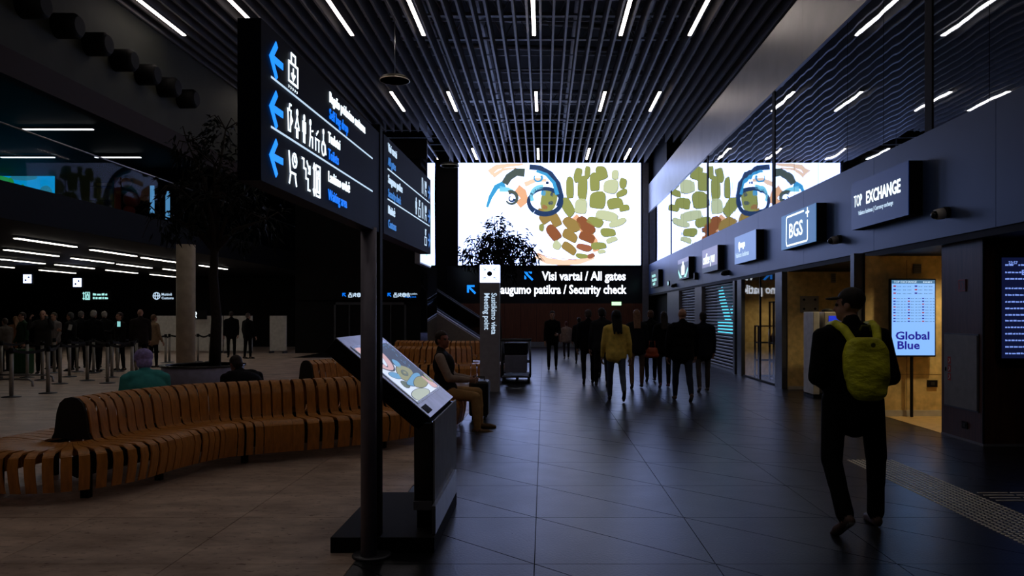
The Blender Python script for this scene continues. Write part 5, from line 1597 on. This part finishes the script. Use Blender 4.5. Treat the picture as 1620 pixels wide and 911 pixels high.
    for i, s in enumerate((1, -1)):
        sw, ab, el, inw = arms[i]
        shd = P(s * (.104 * bl * (puffy * .5 + .5)), -.004, .268)
        d1 = R @ Vector((s * math.sin(ab), math.sin(sw) * math.cos(ab), -math.cos(sw) * math.cos(ab)))
        elb = shd + d1 * (.172 * k)
        f2 = sw + el
        d2 = R @ Vector((s * math.sin(ab) * .4 - s * math.sin(inw), math.sin(f2) * math.cos(inw), -math.cos(f2) * math.cos(inw)))
        d2.normalize()
        wr_ = elb + d2 * (.148 * k)
        B.cap(shd, elb, .036 * k * (puffy + bl) / 2, .030 * k * (puffy + bl) / 2, 'sleeve')
        B.cap(elb, wr_, .030 * k * (puffy + bl) / 2, .021 * k * puffy, 'sleeve')
        zax = -d2
        thumb = (R @ Vector((-s * .35, 1, .0))) if f2 < 1.0 else Vector((-s * .2, 0, 1))
        yax = (thumb - zax * thumb.dot(zax)).normalized()
        xax = yax.cross(zax)
        m = Matrix((xax, yax, zax)).transposed().to_4x4()
        m = Matrix.Translation(wr_ + d2 * .012 * k) @ m @ Matrix.Scale(k / 1.75, 4)
        hm.append((s, m, f2))
    root = thing('person', label, 'person', (x, y, 0), heading, group)
    T = cloth(top)
    sk = skin or SKIN
    mats = {'top': T, 'sleeve': cloth(sleeve) if sleeve else T, 'bottom': cloth(bottom), 'shoe': cloth(shoe, .5), 'sole': cloth((.35, .34, .32)) if boots == 'white' or shoe[0] > .03 else cloth((.03, .03, .03)), 'skin': sk, 'lips': mat('lips', (.33, .12, .09), .5) if voxel < .014 else sk}
    link('body', B.mesh(voxel, mats, 3), root)
    if hands:
        for s, m, f2 in hm: link('hand', HAND[(s, 0.9 if f2 > 1.0 else 0.35)], root, m)
    # eyes
    for s in (1, -1):
        bm = bmesh.new(); bmesh.ops.create_uvsphere(bm, u_segments=8, v_segments=6, radius=.0075 * k, matrix=Matrix.Translation(Hd(s * .018, .0475, .004)))
        obj('eye', bm, 'eye', root, smooth=True)
    # hair
    if style != 'bald' or cap:
        H = Blob()
        H.ell(Hd(0, -.010, .026), (.049 * k, .0585 * k, .054 * k) if cap else (.0475 * k, .056 * k, .052 * k), 'hair', HR)
        if style in ('short', 'long', 'bun', 'pony'):
            H.ell(Hd(0, -.03, -.004), (.044 * k, .036 * k, .042 * k), 'hair', HR)
        if style == 'long':
            for sx in (-.026, 0, .026): H.cap(Hd(sx, -.034, .0), P(sx * 1.2, -.075 * puffy, .24), .027 * k, .014 * k, 'hair')
        if style == 'mane':
            H.ell(Hd(0, -.02, .02), (.056 * k, .062 * k, .058 * k), 'hair', HR)
            for sx in (-.03, 0, .03): H.cap(Hd(sx, -.034, .0), P(sx * 1.3 + .012, -.082 * puffy, .22), .032 * k, .012 * k, 'hair')
        if style == 'pony': H.cap(Hd(0, -.06, .0), P(0, -.085 * puffy, .29), .018 * k, .010 * k, 'hair')
        if style == 'bun': H.ell(Hd(0, -.05, .05), (.022 * k,) * 3, 'hair')
        if style == 'big':
            H.ell(Hd(0, -.018, .03), (.062 * k, .064 * k, .058 * k), 'hair', HR); H.ell(Hd(0, -.04, -.02), (.052 * k, .04 * k, .045 * k), 'hair', HR)
        me = H.mesh(max(.010, voxel * .8), {'hair': hairm(cap or hair)}, 2)
        # keep the face free: push in vertices lying in front of the hairline
        inv = HR.inverted()
        for v in me.vertices:
            q = inv @ (v.co - hc) / k
            if q.y > .022 and q.z < .034: v.co = hc + HR @ (Vector((q.x * .6, .0, q.z * .5 + .01)) * k)
        link('hat' if cap else 'hair', me, root)
        if cap and style == 'cap':
            V = Blob(); V.cap(Hd(-.018, .03, .036), Hd(-.013, .080, .028), .021 * k, .017 * k, 'c'); V.cap(Hd(.018, .03, .036), Hd(.013, .080, .028), .021 * k, .017 * k, 'c')
            me = V.mesh(.006, {'c': hairm(cap)}, 3)
            for v in me.vertices:
                q = inv @ (v.co - hc) / k; q.z = .034 + (q.z - .032) * .3 - 2.2 * q.x * q.x; v.co = hc + HR @ (q * k)
            link('cap_peak', me, root)
    root['head'] = 0
    del root['head']
    return root, P, hm

BLK, DK, NV = (.0028, .0028, .0032), (.006, .0055, .006), (.004, .006, .012)
JEAN, JEAN2, TAN, BRN = (.022, .03, .055), (.05, .065, .1), (.52, .31, .13), (.075, .035, .022)
# the walker with the yellow backpack
man, MP, _ = person('man in black cap and dark clothes walking away with a yellow-green backpack', 2.36, 6.03, 1.80, 0.05, BLK, (.0025, .0025, .003), (.11, .07, .06), style='cap', cap=(.012, .009, .008),
       lean=.05, legs=((.08, .06), (-.18, .40)), arms=((-.14, .17, 1.15, .85), (-.12, .20, 1.1, .85)), voxel=.011, head_turn=.85, stance=.088, out=.12, build=1.13, puffy=1.22, toe=(.12, -.12), coat=.09, flare=1.3)
bp = thing('backpack', 'yellow-green backpack on the back of the man in black', 'backpack', (2.36, 6.03, 0), 0.05)
k_ = 1.8
def Q(x, f, u): return MP(x / k_, f / k_, u / k_)
bm = bmesh.new()
NU, NV_ = 28, 30
gridv = []
for i in range(NV_ + 1):
    v = -PI / 2 + PI * i / NV_
    sv = math.copysign(abs(math.sin(v)) ** .55, v); cv = abs(math.cos(v)) ** .45 if abs(math.cos(v)) > 1e-6 else 0
    row = []
    for j_ in range(NU):
        u = 2 * PI * j_ / NU
        cx = math.copysign(abs(math.cos(u)) ** .7, math.cos(u)) * cv; cy = math.copysign(abs(math.sin(u)) ** .7, math.sin(u)) * cv
        w_ = .158 * (1 + .06 * sv) * (1 - .22 * max(0, -sv) ** 2 - .12 * max(0, sv) ** 3)
        d_ = .095 * (1 - .15 * sv)
        p = Q(.015 + cx * w_ - .012 * sv, -.205 + cy * d_, .245 + sv * .235)
        c_ = .010 * mnoise(Vector((p.x * 9, p.y * 9, p.z * 9))) + .009 * (1 - abs(mnoise(Vector((p.x * 7 + p.z * 6, p.y * 5, p.z * 15))))) - .004
        row.append(bm.verts.new(p + Vector((cx * .5, min(0, cy), 0)) * c_ * 2.6))
    gridv.append(row)
for i in range(NV_):
    for j_ in range(NU): bm.faces.new((gridv[i][j_], gridv[i][(j_ + 1) % NU], gridv[i + 1][(j_ + 1) % NU], gridv[i + 1][j_]))
bmesh.ops.remove_doubles(bm, verts=bm.verts, dist=1e-4)
obj('bag', bm, 'pack', bp, smooth=True)
for s in (-1, 1):
    St = Blob()
    pts = [Q(.01 + s * .08, -.22, .40), Q(.01 + s * .10, -.19, .47), Q(.01 + s * .125, -.13, .545), Q(s * .14, -.045, .585), Q(s * .14, .06, .575), Q(s * .13, .125, .47), Q(s * .13, .13, .30)]
    for a_, b_ in zip(pts, pts[1:]): St.cap(a_, b_, .034, .034, 'b')
    link('strap', St.mesh(.010, {'b': M['pack']}, 3), bp)
bm = bmesh.new(); tube(bm, [Q(-.02, -.19, .53), Q(-.01, -.2, .565), Q(.05, -.2, .565), Q(.06, -.19, .53)], .008, 8); obj('grab_loop', bm, 'pack_dark', bp)
bm = bmesh.new(); poly(bm, circ(0, 0, .018, 8), .004)
q_ = Q(.02, -.312, .42); bm.transform(basis(q_, FACE_CAM)); obj('emblem', bm, 'pack_dark', bp)

# the walking crowd
wa = dict(voxel=.018)
person('woman in bright yellow jacket and jeans with long dark hair, walking away', 1.37, 14.9, 1.70, 0, (.85, .62, .14), (.07, .09, .14), (.02, .02, .02), style='mane', hair=(.002, .002, .003), legs=((-.22, .6), (.2, .04)), arms=((.02, .2, .2, 0), (.1, .16, .3, 0)), stance=.062, puffy=1.08, build=1.05, coat=.03, **wa)
person('woman with long fair hair, dark jacket and brown trousers walking beside the yellow jacket', 2.05, 17.4, 1.70, 0, (.012, .012, .016), (.15, .095, .07), (.03, .02, .02), style='long', hair=(.22, .11, .06), legs=((.15, .1), (-.12, .2)), stance=.07, coat=.05, puffy=1.1, **wa)
person('bald man in a dark jacket and jeans walking away before the roller shutter', 2.62, 14.9, 1.74, 0, BLK, JEAN, (.1, .06, .05), style='bald', skin=mat('skin', (.5, .26, .17), .5), legs=((-.16, .42), (.24, .05)), arms=((.15, .2, .3, .1), (-.1, .2, .4, .1)), build=1.12, puffy=1.2, coat=.05, **wa)
person('person in dark coat walking between the bald man and the shutter', 3.35, 16.6, 1.65, 0, NV, (.05, .045, .05), (.14, .13, .13), style='short', legs=((.12, .1), (-.1, .25)), puffy=1.25, coat=.08, **wa)
ob, OP, OH = person('person in dark clothes carrying an orange handbag, walking beside the bald man', 2.68, 17.6, 1.66, 0, BLK, (.012, .01, .012), (.12, .05, .08), style='long', hair=(.02, .012, .01), legs=((.1, .1), (-.12, .2)), puffy=1.1, coat=.06, **wa)
hb = thing('handbag', 'orange handbag carried at the side of a dark-clothed walker', 'bag', (2.40, 17.5, .70))
Hb = Blob(); Hb.cap((-.1, 0, .02), (.1, 0, .02), .06, .06, 'b'); Hb.cap((-.08, 0, .16), (.08, 0, .16), .04, .04, 'b'); Hb.ell((0, 0, .09), (.14, .06, .11), 'b'); link('body', Hb.mesh(.014, {'b': M['orange_bag']}, 3), hb)
bm = bmesh.new(); tube(bm, [(-.07, 0, .18), (-.06, 0, .34), (.06, 0, .34), (.07, 0, .18)], .01, 8); obj('handle', bm, 'orange_bag', hb)
person('tall dark-clothed man walking at the left edge of the group, white soles', 1.05, 18.6, 1.72, 0, BLK, BLK, (.012, .012, .012), style='short', hair=(.05, .03, .02), legs=((.14, .1), (-.16, .3)), puffy=1.15, coat=.05, **wa)
person('dark-clothed man with grey collar walking close behind the yellow jacket', 1.32, 18.0, 1.76, 0, (.016, .015, .016), (.012, .012, .013), (.05, .05, .05), style='short', legs=((-.14, .4), (.16, .1)), puffy=1.15, coat=.04, **wa)
person('dark-clothed walker ahead of the fair-haired woman', 2.6, 19.2, 1.70, 0, BLK, BLK, style='short', hair=(.1, .05, .03), legs=((.14, .1), (-.1, .3)), puffy=1.15, coat=.08, **wa)
person('walker in black deep in the group, half hidden by others', 1.55, 20.5, 1.72, 0, DK, DK, style='short', hair=(.08, .05, .04), legs=((.14, .1), (-.1, .3)), puffy=1.1, coat=.04, **wa)
person('man in black coming towards us alone before the brown wall', .26, 23.3, 1.70, PI, BLK, BLK, style='short', legs=((.12, .05), (-.12, .2)), arms=((.1, .12, .25, 0), (.3, .12, 1.1, .3)), coat=.06, **wa)
person('small person in a pale jacket near the far brown wall', .83, 28.9, 1.35, .1, (.32, .22, .19), (.03, .02, .025), (.35, .33, .33), style='short', hair=(.12, .03, .03), legs=((.14, .1), (-.1, .3)), puffy=1.25, coat=.03, **wa)
person('dark child-sized walker with a pale bag beside the pale jacket', 1.18, 26.3, 1.5, .0, DK, DK, style='short', legs=((.14, .1), (-.1, .3)), puffy=1.1, coat=.08, **wa)
pb = thing('shoulder_bag', 'small pale bag held by the dark walker near the far wall', 'bag', (1.42, 26.25, .62)); bx('body', (-.1, .1, -.05, .05, 0, .22), 'white_paint', pb, .02); bm = bmesh.new(); tube(bm, [(-.08, 0, .2), (0, 0, .4), (.08, 0, .2)], .008, 6); obj('strap', bm, 'white_paint', pb)

# seated people
person('seated man in dark vest, grey sleeves and tan trousers, hands before him', -1.38, 11.15, 1.78, -PI / 2, (.014, .013, .014), TAN, (.2, .12, .06), skin=mat('skin', (.42, .16, .11), .55), style='short', hair=(.03, .018, .014), lean=-.1, sleeve=(.42, .33, .28),
       legs=((1.42, 1.35), (1.5, 1.42)), arms=((.35, .18, 1.0, .45), (.3, .15, 1.05, .3)), seat=.545, voxel=.012, head_turn=-.65, stance=.075, build=1.12, puffy=1.12, toe=(0.1, -0.1))
person('person in teal quilted jacket and lilac knit hat seated behind the long bench back', -4.60, 9.20, 1.72, .65, (.06, .36, .36), DK, style='big', cap=(.36, .3, .68), hair=(.3, .3, .32), lean=.42, legs=((1.45, 1.4), (1.45, 1.4)), arms=((.5, .12, .6, .4), (.5, .12, .6, .4)), seat=.53, voxel=.014, puffy=1.3, build=1.0, zoff=-.09, collar=True, head_nod=-.2)
person('dark seated person in front of the round planter, beyond the bench back', -3.72, 10.1, 1.62, .9, (.003, .003, .007), BLK, style='short', hair=(.02, .012, .01), skin=mat('skin', (.2, .07, .05), .6), lean=.62, legs=((1.45, 1.4), (1.45, 1.4)), arms=((.5, .12, .6, .4), (.5, .12, .6, .4)), seat=.53, voxel=.016, puffy=1.35, build=1.15, zoff=-.08, head_nod=-.3)

# the waiting crowd in the rear hall
q = dict(voxel=.024)
PAT = (.025, .023, .021)
crowd = [(8, 22.4, 1.5, PI * .4, (.12, .1, .085), DK, 'short', (.06, .04, .03), 'waiting person in a pale jacket at the edge of the crowd'),
         (25, 23.5, 1.55, PI * .3, (.14, .06, .025), DK, 'long', (.2, .1, .05), 'waiting person in a rust orange top behind the green suitcase'),
         (36, 22.2, 1.66, PI * .8, (.02, .05, .025), DK, 'short', (.03, .02, .015), 'waiting person in a dark green top above the green suitcase'),
         (68, 21.6, 1.72, PI * 1.1, PAT, BLK, 'bald', (.1, .1, .1), 'man in a dark checked shirt raising a camera to his face'),
         (86, 23.6, 1.66, PI * .9, (.16, .14, .14), BLK, 'short', (.05, .04, .03), 'waiting person in a white top beside the man with the camera'),
         (112, 22.8, 1.66, PI * .5, BLK, BLK, 'short', (.05, .05, .05), 'waiting person in black holding a white card'),
         (128, 23.9, 1.7, 0, BLK, BLK, 'short', (.12, .1, .09), 'grey-haired waiting person in black beside the white card holder'),
         (148, 22.2, 1.72, 0, BLK, BLK, 'short', (.35, .32, .28), 'white-haired man in black with his back to us in the crowd'),
         (165, 24.4, 1.7, .4, BLK, BLK, 'short', (.25, .22, .2), 'waiting person in black just behind the white-haired man'),
         (190, 22.8, 1.66, PI * .8, DK, BLK, 'short', (.04, .02, .02), 'waiting person looking at a glowing phone'),
         (222, 23.0, 1.76, .5, (.02, .014, .013), BLK, 'bald', (.1, .1, .1), 'big bald man in dark jacket at the end of the crowd'),
         (243, 24.2, 1.6, -.5, (.26, .17, .1), BLK, 'short', (.12, .06, .03), 'waiting person in a light jacket before the white partition boards'),
         (366, 30.0, 1.72, .5, BLK, BLK, 'short', (.03, .02, .02), 'dark figure standing beside the dark tree trunk, far back'),
         (392, 29.0, 1.66, -.5, BLK, BLK, 'short', (.1, .08, .07), 'dark figure with a pale hand standing deep in the hall')]
for px, Y, h_, hd, tp_, bt, st, hr, lb in crowd:
    am_ = ((.1, .12, .35, 0), (-.05, .12, .35, 0))
    if 'camera to' in lb: am_ = ((1.1, .25, 1.7, .35), (1.1, .25, 1.7, .35))
    if 'phone' in lb or 'card' in lb and 'holding' in lb: am_ = ((.5, .12, 1.3, .2), (.1, .1, .3, 0))
    if 'beside the man' in lb: am_ = ((.9, .2, 1.5, .2), (.1, .12, .4, 0))
    person(lb, wx(px, Y), Y, h_, hd, tp_, bt, (.03, .03, .03), style=st, hair=hr, arms=am_, legs=((.04, .02), (-.04, .05)), puffy=1.15, build=1.08, coat=.05, **q)
t = thing('camera', 'small dark camera held up by the man in the checked shirt', 'camera', (wx(76, 21.3), 21.3, 1.55)); bx('body', (-.07, .07, -.03, .03, -.04, .04), 'black', t); bm = bmesh.new(); tube(bm, [(0, -.03, 0), (0, -.09, 0)], .03, 10); obj('lens', bm, 'steel', t)
t = thing('phone', 'glowing phone held by a waiting person in the crowd', 'phone', (wx(188, 22.3), 22.3, 1.36)); bx('case', (-.05, .05, 0, .01, -.08, .08), 'black', t); bx('display', (-.045, .045, -.003, 0, -.075, .075), 'phone_glow', t)
t = thing('paper_card', 'white card held by a waiting person in black', 'paper', (wx(111, 22.3), 22.3, 1.27)); bx('sheet', (-.05, .05, 0, .004, -.08, .08), 'white_paint', t); t.rotation_euler.y = .25

# ------------------------------------------------------------------ sub-parts: print and fittings belong to the part they sit on
bpy.context.view_layer.update()
def base(o): return o.name.split('.')[0]
def under(child, part):
    w = child.matrix_world.copy()
    child.parent = part
    child.matrix_parent_inverse = part.matrix_world.inverted() @ w @ child.matrix_basis.inverted()
RULES = {'fire_cabinet': ('door', ('lock', 'label_strip', 'pictogram', 'maker_plate')), 'rate_screen': ('display', ('header', 'lettering', 'flag')),
         'flight_board': ('display', ('lettering',)), 'shop_sign': ('face', ('lettering', 'emblem', 'lower_face', 'upper_face', 'bottle_emblem', 'leaf_emblem')),
         'info_kiosk': ('display', ('picture',)), 'video_wall': ('display', ('picture',)), 'backpack': ('bag', ('grab_loop', 'emblem')),
         'meeting_point_totem': ('body', ('lettering',)), 'wall_picture': ('display', ('picture',)), 'fire_sign': ('plate', ('pictogram',)),
         'wall_socket': ('plate', ('insert',)), 'wall_vent': ('cover', ('slat',)), 'hall_sign': ('case', ('lettering', 'pictogram')), 'person': ('body', ('eye',)),
         'counter_sign': ('face', ('pictogram',)), 'roller_shutter': ('x', ())}
for root in [o for o in C.objects if o.parent is None and base(o) in RULES]:
    pn, subs = RULES[base(root)]
    ps = [c for c in root.children if base(c) == pn]
    if not ps: continue
    for c in [c for c in root.children if base(c) in subs]: under(c, ps[0])
pans = [c for c in ds.children if base(c) == 'panel']
for c in [c for c in ds.children if base(c) in ('lettering', 'pictogram', 'rule')]:
    under(c, pans[0] if c.data.vertices[0].co.y < 5.45 else pans[1])
